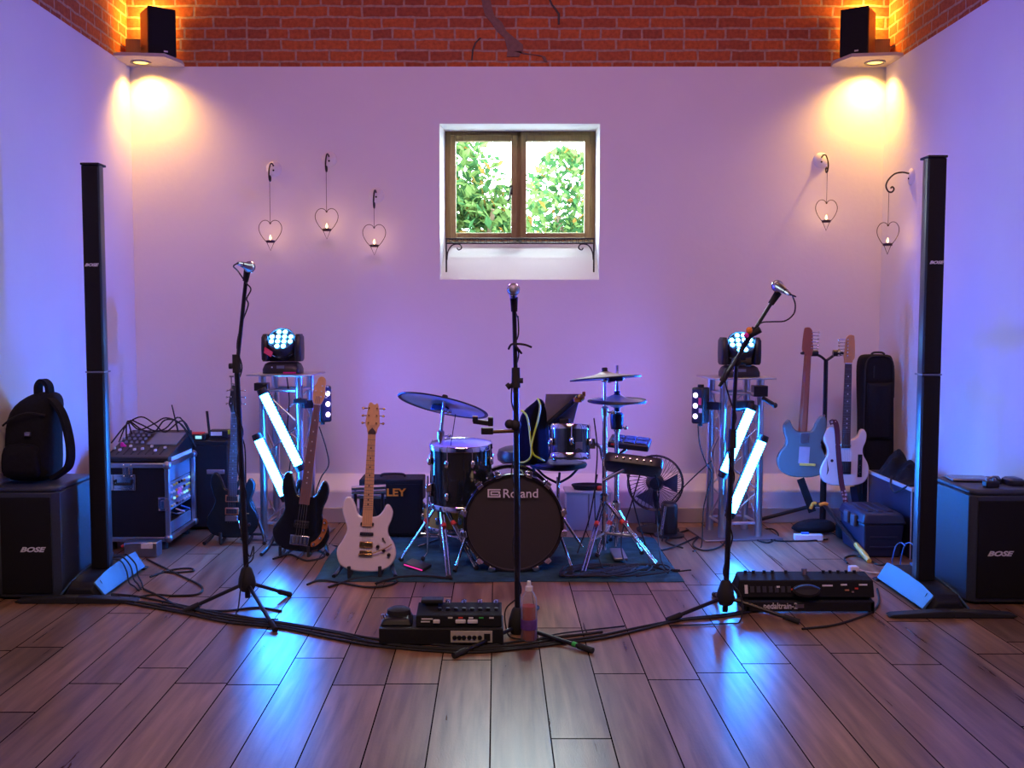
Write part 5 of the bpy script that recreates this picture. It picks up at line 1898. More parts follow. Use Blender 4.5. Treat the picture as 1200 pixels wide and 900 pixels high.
f1 = V((at(517, 600, 5.98).x, 5.98, 0))
s1 = stand('chrome cymbal stand carrying the large tilted ride', f1, F1 @ V((0, 0, .02)), [fl(470, 660), fl(526, 681), fl(558, 670)], .37, joint=at(517, 510, 5.98).z)
MB().tube(cr([c1 + V((.07, -.03, -.07)), c1 + V((.05, -.03, -.2)), c1 + V((.03, -.02, -.32)), V((f1.x + .02, f1.y - .02, .5)), V((f1.x + .02, f1.y - .02, .2))], 5), .0028, 6).build('trigger_lead', 'rubber', s1, world=True)
f2 = V((at(708, 600, 6.06).x, 6.06, 0))
s2 = stand('chrome stand carrying the thin crash cymbal', f2, F2 @ V((0, 0, .04)), [fl(683, 676), fl(770, 667), V((f2.x + .05, f2.y + .33, 0))], .36, joint=at(708, 482, 6.06).z, brace='tanbrace')
f3 = V((at(722, 600, 6.16).x, 6.16, 0))
s3 = stand('chrome hi-hat stand with a pull rod above its pair of cymbals', f3, V((c3.x, c3.y, at(721, 428, 6.16).z)), [fl(700, 655), fl(752, 652), V((f3.x, f3.y + .3, 0))], .30, nm='hi_hat_stand', joint=at(722, 500, 6.16).z)
MB().lathe([(.0, -.07), (.035, -.06), (.04, -.01), (.04, .03), (.03, .04), (0, .04)], TR(V((c3.x, 6.16, at(722, 491, 6.16).z))), 20).build('sensor_housing', 'satin', s3, world=True)
MB().lathe([(0, 0), (.014, 0), (.014, .05), (0, .05)], TR(c3 + V((0, 0, .028))), 14).build('clutch', 'chrome', s3, world=True)
MB().box((f3.x, f3.y - .14, RZ_ + .02), (.08, .26, .016), None).build('foot_pedal', 'steel', s3, world=True, bevel=.004)

# electronic pads at the right
sp_c = at(738, 519, 6.28)
sp1 = thing('sample_pad', 'thin slanted sampling pad with a red edge under the hi-hat', 'drum pad', sp_c, (R(10), R(5), R(-14)))
MB().box((0, 0, 0), (.25, .17, .04)).build('body', 'black', sp1, bevel=.008)
for i in (-1, 0, 1):
    for j in (-.5, .5):
        MB().box((i * .075, j * .075, .023), (.066, .066, .006)).build('pad', 'rubber', sp1, bevel=.003)
MB().box((-.08, -.087, .006), (.05, .004, .012)).build('red_light', 'red', sp1)
k = MB().rod((0, 0, -.02), V((f3.x, f3.y, sp_c.z - .10)) - sp_c, .011)
k.build('mount_arm', 'chrome', sp1)
mp = at(742, 545, 6.0)
mu = thing('multi_pad', 'black percussion pad module mounted low on the right of the kit', 'drum pad', mp, (R(-22), R(6), R(-8)))
MB().loft([superring(0, 0, z, a, b, 28, 7) for z, a, b in ((-.035, .15, .10), (-.02, .17, .12), (.02, .172, .122), (.032, .165, .115))]).build('body', 'black', mu)
for i in (-1, 0, 1):
    for j in (-.5, .5):
        MB().box((i * .105, j * .09, .036), (.096, .08, .01)).build('pad', 'rubber', mu, bevel=.004)
for i in range(6):
    MB().lathe([(0, .01), (.007, .009), (.008, 0), (0, 0)], TR((-.10 + .04 * i, -.119, .004)) @ RX(PI / 2), 10).build('jack', 'chrome', mu)
MB().rod((-.05, .0, -.03), V((f2.x, f2.y, mp.z - .10)) - mp, .012).build('mount_arm', 'chrome', mu)
# leads from the pads
for k, (a, b, c) in enumerate((((764, 545), (772, 575), (770, 610)), ((750, 556), (740, 590), (728, 632)), ((735, 556), (745, 600), (757, 640)), ((700, 556), (690, 610), (676, 652)), ((696, 490), (700, 530), (697, 590)))):
    m = MB().tube(cr([at(*a, 6.0), at(*b, 6.03), at(*c, 6.12), fl(c[0] + 8, 664, RZ_ + .012), fl(c[0] + 40, 668, RZ_ + .012)], 6), .0042, 7)
    single(m, 'pad_lead', 'rubber', ['black lead hanging from the right edge of the percussion module', 'black lead hanging from the middle of the percussion module', 'black lead hanging under the percussion module towards the rug edge',
                                    'black lead running down from the left edge of the percussion module', 'black lead running down beside the crash cymbal stand'][k], 'cable', 'drum pad leads')

# tablet on a holder, draped cloth, seat
tb = thing('tablet_holder', 'angled grey tablet held up above the rack tom', 'tablet', at(657, 480, 6.30), (0, 0, 0))
Ft = TR((0, 0, 0)) @ RY(R(4)) @ RX(R(-24))
tm = MB()
p0, p1, p2, p3 = [at(x, y, 6.30) - at(657, 480, 6.30) for x, y in ((637, 500), (672, 498), (680, 461), (639, 461))]
nb = V((0, .008, 0))
tm.hexa([p0 + V((0, .035, 0)), p1 + V((0, .035, 0)), p1 + V((0, .045, 0)), p0 + V((0, .045, 0)), p3 + V((0, -.045, 0)), p2 + V((0, -.045, 0)), p2 + V((0, -.035, 0)), p3 + V((0, -.035, 0))])
tm.build('tablet_back', 'tabletgrey', tb, bevel=.002)
m = MB().rod(p0 + V((.03, .0, .02)), p2 + V((-.02, -.06, -.02)), .016).rod(p0 + V((.02, .01, .03)), p0 + V((.03, .02, -.10)), .012)
m.box(V((.02, .0, -.075)), (.06, .05, .04))
m.build('holder_arm', 'satin', tb, bevel=.003)
m = MB().ball(p2 + V((.0, -.055, -.022)), .024, 12).box(p2 + V((-.02, -.06, -.035)), (.05, .03, .03)).box(p2 + V((.018, -.05, .0)), (.02, .03, .03))
m.build('grip', 'orange', tb, bevel=.005)
MB().rod(V((.01, .04, -.09)), V((pc.x - .02, pc.y + .06, pc.z + .015)) - at(657, 480, 6.30), .012).build('post', 'satin', tb)

# cloth draped over a small stand
ctr = at(622, 500, 6.30)
m = MB()
rings = []
prof = [(606, 645, 545, 0.09), (606, 644, 530, .085), (607, 642, 512, .075), (608, 641, 498, .065), (609, 641, 488, .055), (616, 640, 478, .04), (627, 638, 471, .025), (629, 634, 467, .012)]
for i, (xa, xb, y, b) in enumerate(prof):
    A, B = at(xa, y, 6.30), at(xb, y, 6.30)
    cx_, a = (A.x + B.x) / 2, (B.x - A.x) / 2
    ring = []
    for k in range(28):
        t_ = 2 * PI * k / 28
        w_ = 1 + (.10 * math.sin(4 * t_ + 1) + .05 * math.sin(9 * t_)) * (1 if i < 6 else .3)
        ring.append(V((cx_ + a * math.cos(t_) * (1 + .02 * math.sin(7 * t_)), 6.30 + b * math.sin(t_) * w_, A.z)))
    rings.append(ring)
m.loft(rings)
cl_ = thing('draped_cloth', 'black cloth draped over a post between bass drum and tablet', 'cloth', V((ctr.x, 6.30 + .02, 0)))
m.build('cloth', 'black_cloth', cl_, world=True, subsurf=1)
MB().rod((ctr.x + .02, 6.33, .10), (ctr.x + .02, 6.33, at(622, 540, 6.33).z), .011).build('post', 'satin', cl_, world=True)
for k in range(3):
    a = R(90 + 120 * k)
    MB().rod((ctr.x + .02, 6.33, .20), (ctr.x + .02 + .17 * math.cos(a), 6.33 + .15 * math.sin(a), RZ_ + .01), .008).build('leg', 'satin', cl_, world=True)
m = MB().tube(cr([at(611, 481, 6.175), at(617, 487, 6.165), at(620, 500, 6.165), at(622, 520, 6.155), at(625, 532, 6.155), at(632, 537, 6.165), at(638, 540, 6.19)], 6), .006, 8)
single(m, 'lime_cable', 'lime', 'lime green cable running down the left of the draped cloth', 'cable', 'lime green cables')
m = MB().tube(cr([at(630, 467, 6.20), at(633, 475, 6.175), at(631, 490, 6.165), at(626, 508, 6.155), at(623, 522, 6.150), at(622, 535, 6.150), at(616, 541, 6.165), at(610, 542, 6.19)], 6), .006, 8)
single(m, 'lime_cable', 'lime', 'lime green cable running down the right of the draped cloth', 'cable', 'lime green cables')
th_ = at(614, 533, 6.62)
st = thing('drum_stool', 'round dark drum stool half hidden behind the draped cloth', 'stool', V((th_.x, 6.62, 0)))
MB().lathe([(0, -.05), (.15, -.05), (.172, -.03), (.176, .0), (.165, .035), (.13, .05), (0, .052)], TR(th_), 40).build('seat', 'leatherette', st, world=True)
MB().rod((th_.x, 6.62, .10), (th_.x, 6.62, th_.z - .045), .016).build('post', 'chrome', st, world=True)
for k in range(3):
    a = R(30 + 120 * k)
    MB().rod((th_.x, 6.62, .28), (th_.x + .24 * math.cos(a), 6.62 + .2 * math.sin(a), .014), .010).build('leg', 'chrome', st, world=True)

# lettered amplifier
ax0, ax1 = at(421, 600, 6.6).x, at(496, 600, 6.6).x
az = at(460, 562, 6.6).z
am = thing('guitar_amplifier', 'black amplifier with orange lettering behind the cream guitar', 'amplifier', V(((ax0 + ax1) / 2, 6.72, 0)))
MB().bb((ax0, 6.6, .012), (ax1, 6.84, az)).build('cabinet', 'amp', am, world=True, bevel=.01, seg=3)
MB().bb((ax0 + .02, 6.592, .03), (ax1 - .02, 6.604, az - .03)).build('grille_cloth', 'grille', am, world=True, bevel=.003)
lt = at(464, 577.5, 6.59)
text('LEY', .068, 'lettering_orange', am, TR((lt.x, 6.590, lt.z)), world=True, offset=.002, squash=1.15)
for x in (ax0 + .05, ax1 - .05):
    for y in (6.64, 6.80):
        MB().lathe([(0, 0), (.018, 0), (.02, .014), (0, .014)], TR((x, y, 0)), 12).build('foot', 'rubber', am, world=True)
MB().tube(cr([((ax0 + ax1) / 2 - .08, 6.72, az), ((ax0 + ax1) / 2 - .06, 6.72, az + .018), ((ax0 + ax1) / 2 + .06, 6.72, az + .018), ((ax0 + ax1) / 2 + .08, 6.72, az)], 4), .008, 8).build('top_handle', 'rubber', am, world=True)
# folded metal footrest / hardware in front of the amplifier
q = at(432, 577, 6.35)
hw_ = thing('hardware_stand', 'folded silver hardware standing between the cream guitar and amplifier', 'stand', V((q.x, 6.35, 0)))
m = MB()
for k in range(3):
    a, b = at(412, 572 + 5 * k, 6.35 + .03 * k), at(452, 570 + 6 * k, 6.35 + .03 * k)
    m.rod(a, b, .014)
m.build('cross_tube', 'alu', hw_, world=True)
for x in (416, 448):
    a = at(x, 575, 6.36)
    MB().rod((a.x, 6.38, a.z), (a.x, 6.36, 0.0), .010).build('leg', 'satin', hw_, world=True)

# pale cabinet behind the kit and things on it
ba, bb_ = at(664, 576, 6.85), at(716, 576, 6.85)
pb_ = thing('side_cabinet', 'pale low cabinet behind the cymbal stands', 'cabinet', V(((ba.x + bb_.x) / 2, 6.95, 0)))
MB().bb((ba.x, 6.85, .0), (bb_.x, 7.06, ba.z - .015)).build('body', 'palebox', pb_, world=True, bevel=.003)
MB().bb((ba.x - .01, 6.84, ba.z - .015), (bb_.x + .01, 7.07, ba.z)).build('top', 'palebox', pb_, world=True, bevel=.003)
MB().bb(((ba.x + bb_.x) / 2 - .002, 6.848, .02), ((ba.x + bb_.x) / 2 + .002, 6.852, ba.z - .02)).build('door_gap', 'black', pb_, world=True)
m = MB()
for k in range(3):
    m.tube([V((ba.x + .15 + (.09 + .008 * k) * math.cos(2 * PI * j / 26), 6.93 + (.05 + .006 * k) * math.sin(2 * PI * j / 26), ba.z + .008 + .012 * k)) for j in range(26)], .007, 7, closed=True)
single(m, 'coiled_cable', 'rubber', 'coil of black cable on the pale low cabinet', 'cable')
m = MB().rod((ba.x + .21, 6.88, ba.z + .018), (ba.x + .26, 6.87, ba.z + .018), .017)
single(m, 'red_plug', 'red', 'red plug beside the coil on the pale low cabinet', 'plug')

# fan
fp = at(768, 566, 6.78)
fn = thing('floor_fan', 'round wire caged fan on the floor right of the drum kit', 'fan', V((fp.x, 6.82, 0)))
Ff = orient(V((-.12, -1, .1)), fp)
m = MB()
for z, rr in ((0, .185), (.03, .178), (-.05, .178)):
    m.tube([Ff @ V((rr * math.cos(2 * PI * j / 40), rr * math.sin(2 * PI * j / 40), z)) for j in range(40)], .004 if z == 0 else .003, 6, closed=True)
for j in range(36):
    a = 2 * PI * j / 36
    m.tube(cr([Ff @ V((.04 * math.cos(a), .04 * math.sin(a), .055)), Ff @ V((.12 * math.cos(a + .15), .12 * math.sin(a + .15), .05)), Ff @ V((.178 * math.cos(a + .3), .178 * math.sin(a + .3), .03)), Ff @ V((.185 * math.cos(a + .3), .185 * math.sin(a + .3), 0)),
                   Ff @ V((.178 * math.cos(a + .3), .178 * math.sin(a + .3), -.05)), Ff @ V((.05 * math.cos(a), .05 * math.sin(a), -.07))], 2), .0014, 4)
m.lathe([(0, .06), (.04, .057), (.04, .05), (0, .05)], Ff, 18)
m.build('cage', 'satin', fn, world=True)
for j in range(3):
    bl = MB()
    vs = []
    for i in range(7):
        f_ = i / 6
        rr = .03 + .13 * f_
        for e_ in (-1, 1):
            a = 2 * PI * j / 3 + e_ * (.22 + .32 * f_ * (1 - .35 * f_))
            vs.append((rr * math.cos(a), rr * math.sin(a), e_ * .018))
    up = [Ff @ V(v) for v in vs] + [Ff @ (V(v) + V((0, 0, .003))) for v in vs]
    n_ = len(vs)
    fs = []
    for i in range(6):
        a, b, c, d_ = 2 * i, 2 * i + 1, 2 * i + 3, 2 * i + 2
        fs += [(a, b, c, d_), (n_ + d_, n_ + c, n_ + b, n_ + a), (a, d_, n_ + d_, n_ + a), (b, n_ + b, n_ + c, c)]
    fs += [(0, n_, n_ + 1, 1), (n_ - 2, n_ - 1, 2 * n_ - 1, 2 * n_ - 2)]
    bl.add(up, fs)
    bl.build('blade', 'fanblade', fn, world=True)
m = MB().lathe([(0, .035), (.035, .03), (.04, -.02), (.06, -.05), (.06, -.13), (.03, -.16), (0, -.16)], Ff, 22)
m.build('motor', 'satin', fn, world=True)
m = MB().tube(cr([fp + V((0, .1, -.02)), fp + V((.02, .1, -.14)), V((fp.x + .03, 6.86, .12)), V((fp.x + .03, 6.84, .02))], 5), .02, 12)
m.build('neck', 'satin', fn, world=True)
MB().lathe([(0, 0), (.14, 0), (.145, .012), (.10, .03), (.03, .045), (0, .045)], TR((fp.x + .03, 6.84, 0)), 32).build('base', 'rubber', fn, world=True)
# speaker-like upright bar beside the fan
q0, q1 = fl(774, 636), at(784, 592, 6.62)
m = MB().box((0, 0, .13), (.085, .11, .26), TR((at(786, 615, 6.62).x, 6.66, 0)))
ub = thing('black_floor_unit', 'small upright black unit on the floor beside the fan', 'floor unit', V((at(786, 615, 6.62).x, 6.68, 0)))
MB().box((0, 0, .115), (.10, .12, .23)).build('body', 'black', ub, bevel=.03, seg=4)
MB().lathe([(0, 0), (.10, 0), (.10, .012), (.04, .03), (0, .03)], None, 24).build('base', 'black', ub)
MB().rod((-.065, -.075, .02), (-.035, -.062, .21), .009).build('chrome_strip', 'chrome', ub)

# phone-like module on the rug
md = thing('drum_module', 'flat module with a pink lit edge lying on the rug', 'module', fl(489, 668, .0) + V((0, 0, .013)), (R(4), R(10), R(-25)))
MB().box((0, 0, .016), (.13, .10, .02)).build('case', 'black', md, bevel=.004)
MB().box((0, -.0515, .018), (.12, .003, .007)).build('lit_edge', 'pink_display', md)
m = MB().tube(cr([fl(440, 684, .016), fl(452, 680, .018), fl(470, 676, .018), fl(500, 675, .018), fl(530, 678, .018)], 6), .006, 7)
single(m, 'rug_cable', 'rubber', 'black cable on the rug between cream guitar and bass drum', 'cable', 'cables on the rug')
for k in range(6):
    pts = []
    for j in range(12):
        px = 690 + 60 * math.sin(j * .9 + k * 1.1) * (.6 + .07 * j) / 1.2 + 9 * k - 10
        py = 668 + 8 * math.cos(j * 1.25 + k) * .9
        pts.append(fl(max(660, min(783, px)), max(655, min(682, py)), RZ_ + .013 + .001 * k))
    single(MB().tube(cr(pts, 5), .0045, 6), 'rug_cable', 'rubber', 'black cable curled on the rug under the right hand drum stands', 'cable', 'cables curled on the rug')
# ------------------------------------------------------------------ tool box, long case, bags
tx0, tx1, ty0, ty1, tz = 2.195, 2.44, 6.05, 6.48, .255
tbx = thing('tool_box', 'blue and black plastic tool box with big latches before the guitar bag', 'tool box', V(((tx0 + tx1) / 2, (ty0 + ty1) / 2, 0)))
m = MB()
m.hexa([(tx0 + .015, ty0 + .015, 0), (tx1 - .015, ty0 + .015, 0), (tx1 - .015, ty1 - .015, 0), (tx0 + .015, ty1 - .015, 0), (tx0, ty0, tz - .05), (tx1, ty0, tz - .05), (tx1, ty1, tz - .05), (tx0, ty1, tz - .05)])
m.build('tub', 'navy', tbx, world=True, bevel=.012)
m = MB()
m.hexa([(tx0 - .012, ty0 - .012, tz - .05), (tx1 + .012, ty0 - .012, tz - .05), (tx1 + .012, ty1 + .012, tz - .05), (tx0 - .012, ty1 + .012, tz - .05),
        (tx0 + .01, ty0 + .01, tz + .012), (tx1 - .01, ty0 + .01, tz + .012), (tx1 - .01, ty1 - .01, tz + .012), (tx0 + .01, ty1 - .01, tz + .012)])
ld_ = m.build('lid', 'navy', tbx, world=True, bevel=.012)
for k in range(3):
    MB().bb((tx0 + .05 + .06 * k, ty0 + .08, tz + .011), (tx0 + .085 + .06 * k, ty1 - .08, tz + .018)).build('lid_rib', 'navy', ld_, world=True, bevel=.003)
for y in (ty0 + .10, ty0 + .22):
    MB().bb((tx0 - .026, y, tz - .085), (tx0 - .006, y + .07, tz - .012)).build('latch', 'latchgrey', tbx, world=True, bevel=.006)
for z in (.06, .12):
    MB().bb((tx0 + .04, ty0 - .002, z), (tx1 - .04, ty0 + .012, z + .012)).build('front_rib', 'navy', tbx, world=True, bevel=.003)
lx0, lx1, ly0, ly1, lz = 2.462, 2.70, 6.02, 6.74, .43
lc = thing('long_case', 'long dark case with pale top edging along the right wall', 'case', V(((lx0 + lx1) / 2, (ly0 + ly1) / 2, 0)))
MB().bb((lx0 + .006, ly0 + .006, .0), (lx1 - .006, ly1 - .006, lz - .02)).build('body', 'navy_dark', lc, world=True, bevel=.004)
m = MB()
rect = [(lx0, ly0), (lx1, ly0), (lx1, ly1), (lx0, ly1)]
m.bb((lx0, ly0, lz - .024), (lx1, ly1, lz))
m.build('top_edging', 'palebox', lc, world=True, bevel=.004)
m = MB()
for (x, y) in rect:
    m.bb((x - .006 if x == lx1 else x, y - .006 if y == ly1 else y, 0), (x + .006 if x == lx0 else x, y + .006 if y == ly0 else y, lz - .024))
m.build('corner_edging', 'palebox', lc, world=True)
# upright guitar bag in the corner
gx0, gx1 = at(1005, 500, 6.93).x, 2.695
gz = at(1026, 415, 6.93).z
cxg = (gx0 + gx1) / 2
gbg = thing('guitar_bag', 'tall black guitar bag standing upright in the right corner', 'guitar bag', V((cxg, 6.92, 0)))
hw2 = (gx1 - gx0) / 2
rings = []
for z, a, b, sh in ((.01, .8, .055, 0), (.04, .95, .075, 0), (.20, 1, .08, 0), (.42, .98, .08, 0), (.60, .93, .078, .004), (.75, .92, .076, .004), (.95, .96, .072, -.002), (1.08, .97, .068, -.004), (gz - .05, .95, .064, -.004), (gz - .015, .86, .055, -.002), (gz, .70, .04, 0)):
    rings.append([V((cxg + sh + q.x, 6.92 + q.y + .03 * z, z)) for q in superring(0, 0, 0, hw2 * a, b, 28, 4.5)])
MB().loft(rings).build('bag_body', 'fabric', gbg, world=True, subsurf=1)
m = MB().tube(cr([(cxg - hw2 * .85, 6.86, .25), (cxg - hw2 * .82, 6.87, .9), (cxg - hw2 * .7, 6.885, gz - .05), (cxg, 6.89, gz - .01), (cxg + hw2 * .75, 6.885, gz - .05), (cxg + hw2 * .8, 6.87, .9)], 6), .005, 6)
m.rod((cxg - .04, 6.868, gz - .16), (cxg - .04, 6.865, gz - .08), .004)
m.build('zip', 'rubber', gbg, world=True)
MB().loft([[V((cxg + q.x, 6.858 + q.y, z)) for q in superring(0, 0, 0, hw2 * .7, d_, 20, 4)] for z, d_ in ((.62, .01), (.64, .03), (.98, .028), (1.0, .01))]).build('pocket', 'fabric', gbg, world=True)
MB().tube(cr([(cxg - .05, 6.90, gz + .0), (cxg - .03, 6.90, gz + .012), (cxg + .02, 6.90, gz + .012), (cxg + .04, 6.90, gz)], 4), .007, 7).build('grab_handle', 'rubber', gbg, world=True)
# dark jacket heaped on the long case
m = MB()
NJ = 44
vs = []
for j in range(NJ + 1):
    for i in range(NJ + 1):
        x = 2.468 + .232 * i / NJ
        y = 6.06 + .66 * j / NJ
        g = lambda cx_, cy_, r_, h_: h_ * math.exp(-(((x - cx_) / r_) ** 2 + ((y - cy_) / r_ / 1.3) ** 2))
        z = g(2.58, 6.55, .07, .15) + g(2.62, 6.40, .06, .09) + g(2.55, 6.30, .06, .075) + g(2.64, 6.18, .055, .06) + g(2.52, 6.47, .04, .05)
        z += .012 * math.sin(38 * x + 19 * y + 3 * math.sin(23 * y)) * min(1, z / .03) + .006 * math.sin(71 * y - 40 * x) * min(1, z / .03)
        ed = min(i, NJ - i, j, NJ - j)
        vs.append(V((x, y, lz + .002 + max(0.002, z) * min(1, ed / 3))))
n = NJ + 1
m.add(vs, [(j * n + i, j * n + i + 1, (j + 1) * n + i + 1, (j + 1) * n + i) for j in range(NJ) for i in range(NJ)])
m.add([V((v.x, v.y, lz + .001)) for v in vs], [((j + 1) * n + i, (j + 1) * n + i + 1, j * n + i + 1, j * n + i) for j in range(NJ) for i in range(NJ)])
single(m, 'heaped_jacket', 'fabric', 'black jacket heaped on the long pale edged case', 'jacket')
m = MB().tube(cr([V((2.47, 6.35, lz + .02)), V((2.445, 6.30, lz - .03)), V((2.44, 6.22, lz - .06)), V((2.45, 6.12, lz - .02)), V((2.48, 6.08, lz + .008)), V((2.55, 6.06, lz + .008))], 6), .006, 7)
single(m, 'dangling_lead', 'rubber', 'black lead drooping over the left edge of the long case', 'cable')
# gadgets on the right bass module
top_ = .584
g1 = thing('tablet_computer', 'slim tablet lying flat on the right bass module near the wall', 'tablet', (2.49, 5.36, top_), (0, 0, R(-8)))
MB().box((0, 0, .010), (.20, .15, .012)).build('body', 'steel', g1, bevel=.004)
MB().box((0, 0, .0165), (.175, .13, .002)).build('screen', 'screen', g1)
MB().box((0, 0, .002), (.16, .11, .004)).build('feet', 'rubber', g1)
m = MB().tube(cr([(2.52, 5.20, top_ + .008), (2.50, 5.185, top_ + .03), (2.53, 5.17, top_ + .05), (2.56, 5.19, top_ + .03), (2.54, 5.22, top_ + .012), (2.515, 5.20, top_ + .03), (2.535, 5.185, top_ + .045)], 6), .004, 7)
single(m, 'charger_lead', 'steel', 'small tangled silver lead on the right bass module', 'cable')
g2 = thing('effects_pedal', 'small black box with knobs at the front of the right bass module', 'pedal', (2.50, 5.135, top_), (0, 0, R(6)))
MB().box((0, 0, .017), (.07, .045, .034)).build('body', 'black', g2, bevel=.006)
for x in (-.018, .018):
    MB().lathe([(0, .012), (.008, .012), (.009, 0), (0, 0)], TR((x, 0, .034)), 12).build('knob', 'steel', g2)
g3 = MB().loft([superring(2.655, 5.22, top_ + z, a, b, 20, 4) for z, a, b in ((.001, .04, .055), (.012, .044, .06), (.028, .042, .056), (.036, .03, .045))])
single(g3, 'wallet', 'leatherette', 'rounded black pouch on the right bass module against the wall', 'pouch')
g4 = thing('power_supply', 'long black charger lying on the right bass module', 'charger', (2.60, 5.28, top_), (0, 0, R(70)))
MB().box((0, 0, .014), (.12, .035, .028)).build('body', 'black', g4, bevel=.006)
MB().tube(cr([(.06, 0, .012), (.09, .01, .01), (.10, .03, .008)], 4), .004, 6).build('tail', 'rubber', g4)

# ------------------------------------------------------------------ pedal boards, bottle, cables
pbY = fl(517, 757).y
pw0, pw1 = at(444, 750, pbY).x, at(590, 750, pbY).x
pcx = (pw0 + pw1) / 2
brd = thing('pedal_board', 'black pedal board with a silver jack panel at the foot of the centre stand', 'pedal board', V((pcx, pbY + .10, 0)))
bh = .078
MB().bb((pw0, pbY, .006), (pw1, pbY + .21, bh)).build('base', 'textured', brd, world=True, bevel=.005)
jx0, jx1 = at(528, 748, pbY).x, at(577, 748, pbY).x
jp = MB().bb((jx0, pbY - .003, .016), (jx1, pbY + .001, .068)).build('jack_panel', 'alu_panel', brd, world=True, bevel=.001)
for k, (x, m_) in enumerate(((.10, 'black'), (.21, 'black'), (.32, 'black'), (.45, 'black'), (.57, 'black'), (.70, 'black'))):
    MB().lathe([(0, .004), (.0085, .004), (.0105, 0), (0, 0)], TR((jx0 + (jx1 - jx0) * x, pbY - .003, .038)) @ RX(PI / 2), 14).build('socket', m_, jp, world=True)
MB().bb((jx0 + (jx1 - jx0) * .80, pbY - .005, .024), (jx0 + (jx1 - jx0) * .95, pbY - .002, .056)).build('mains_inlet', 'black', jp, world=True)
for x in (pw0 + .04, pw1 - .04):
    for y in (pbY + .04, pbY + .17):
        MB().lathe([(0, 0), (.014, 0), (.016, .008), (0, .008)], TR((x, y, 0)), 10).build('foot', 'rubber', brd, world=True)
# long multi-effects unit
ux0, ux1 = at(488, 720, pbY + .05).x, at(588, 720, pbY + .05).x
mu_ = thing('multi_effects_unit', 'long black multi effects pedal with four silver switches on the centre pedal board', 'effects pedal', V(((ux0 + ux1) / 2, pbY + .10, bh)))
MB().hexa([(ux0, pbY + .02, bh), (ux1, pbY + .02, bh), (ux1, pbY + .18, bh), (ux0, pbY + .18, bh), (ux0, pbY + .026, bh + .05), (ux1, pbY + .026, bh + .05), (ux1, pbY + .18, bh + .068), (ux0, pbY + .18, bh + .068)]).build('case', 'matte_black', mu_, world=True, bevel=.004)
un = ux1 - ux0
for k in range(4):
    MB().lathe([(0, .024), (.011, .023), (.0135, .012), (.007, .010), (.007, 0), (0, 0)], TR((ux0 + un * (.36 + .19 * k), pbY + .15, bh + .064)), 14).build('footswitch', 'chrome', mu_, world=True)
for k in range(8):
    MB().lathe([(0, .014), (.009, .013), (.010, 0), (0, 0)], TR((ux0 + un * (.27 + .095 * k), pbY + .085, bh + .056)), 12).build('knob', 'satin', mu_, world=True)
for x, w_ in ((.24, .03), (.52, .045), (.66, .045)):
    MB().box((ux0 + un * x, pbY + .018, bh + .026), (w_, .012, .018)).build('pale_button', 'white', mu_, world=True, bevel=.004)
for x, w_, z_ in ((.13, .05, .036), (.11, .04, .024)):
    MB().box((ux0 + un * x, pbY + .0225, bh + z_), (w_, .004, .005)).build('name_plate', 'logo', mu_, world=True)
for k in range(5):
    MB().box((ux0 + un * (.40 + .12 * k), pbY + .0235, bh + .041), (.02, .004, .006)).build('indicator', ['white', 'red', 'white', 'green', 'white'][k], mu_, world=True)
MB().box((ux0 + .065, pbY + .15, bh + .085), (.10, .06, .018), None).build('treadle', 'rubber', mu_, world=True, bevel=.005)
MB().box((ux0 + .065, pbY + .15, bh + .071), (.06, .04, .014), None).build('treadle_base', 'black', mu_, world=True)
wp = thing('wah_pedal', 'small black pedal with a silver knob on the left end of the centre pedal board', 'effects pedal', V((at(466, 735, pbY + .06).x, pbY + .11, bh)))
MB().hexa([(-.078, -.08, 0), (.07, -.08, 0), (.065, .07, 0), (-.07, .07, 0), (-.058, -.065, .03), (.05, -.065, .03), (.045, .055, .042), (-.05, .055, .042)]).build('case', 'black', wp, bevel=.008)
MB().loft([[V((.055 * k * math.cos(a_), .01 + .055 * k * math.sin(a_) * .9, z_)) for a_ in [2 * PI * j / 20 for j in range(20)]] for z_, k in ((.03, 1), (.052, .95), (.062, .6))]).build('treadle', 'rubber', wp)
MB().lathe([(0, .018), (.011, .017), (.013, 0), (0, 0)], TR((-.062, -.03, .024)) @ RY(R(-20)), 14).build('knob', 'chrome', wp)

qY = fl(950, 719).y
qx0, qx1 = at(874, 710, qY).x, at(1025, 710, qY).x
b2 = thing('pedal_board', 'long black lettered pedal board beside the right loudspeaker stand', 'pedal board', V(((qx0 + qx1) / 2, qY + .16, 0)))
for k in range(4):
    y = qY + .055 * k
    z = .060 + .010 * k
    MB().bb((qx0, y, z - (.05 if k == 0 else .02)), (qx1, y + .035, z)).build('rail', 'textured', b2, world=True, bevel=.004)
for x in (qx0, qx1 - .02):
    MB().hexa([(x, qY, 0), (x + .02, qY, 0), (x + .02, qY + .20, 0), (x, qY + .20, 0), (x, qY, .056), (x + .02, qY, .056), (x + .02, qY + .20, .09), (x, qY + .20, .09)]).build('end_frame', 'textured', b2, world=True, bevel=.003)
pl_ = at(914.5, 711, qY)
text('pedaltrain-2', .042, 'logo', b2, TR((pl_.x, qY - .0015, .037)), world=True, offset=.0006, squash=.82)
MB().bb((at(932, 711, qY).x, qY - .003, .028), (at(942, 711, qY).x, qY, .047)).build('badge', 'steel', b2, world=True)
vx0, vx1 = at(862, 690, qY + .06).x, at(1022, 690, qY + .06).x
ue = thing('effects_processor', 'wide black effects processor along the lettered pedal board', 'effects pedal', V(((vx0 + vx1) / 2, qY + .16, .08)))
MB().hexa([(vx0, qY + .02, .072), (vx1, qY + .02, .072), (vx1, qY + .17, .096), (vx0, qY + .17, .096), (vx0 + .012, qY + .045, .152), (vx1, qY + .045, .152), (vx1, qY + .17, .168), (vx0 + .03, qY + .17, .168)]).build('case', 'matte_black', ue, world=True, bevel=.006)
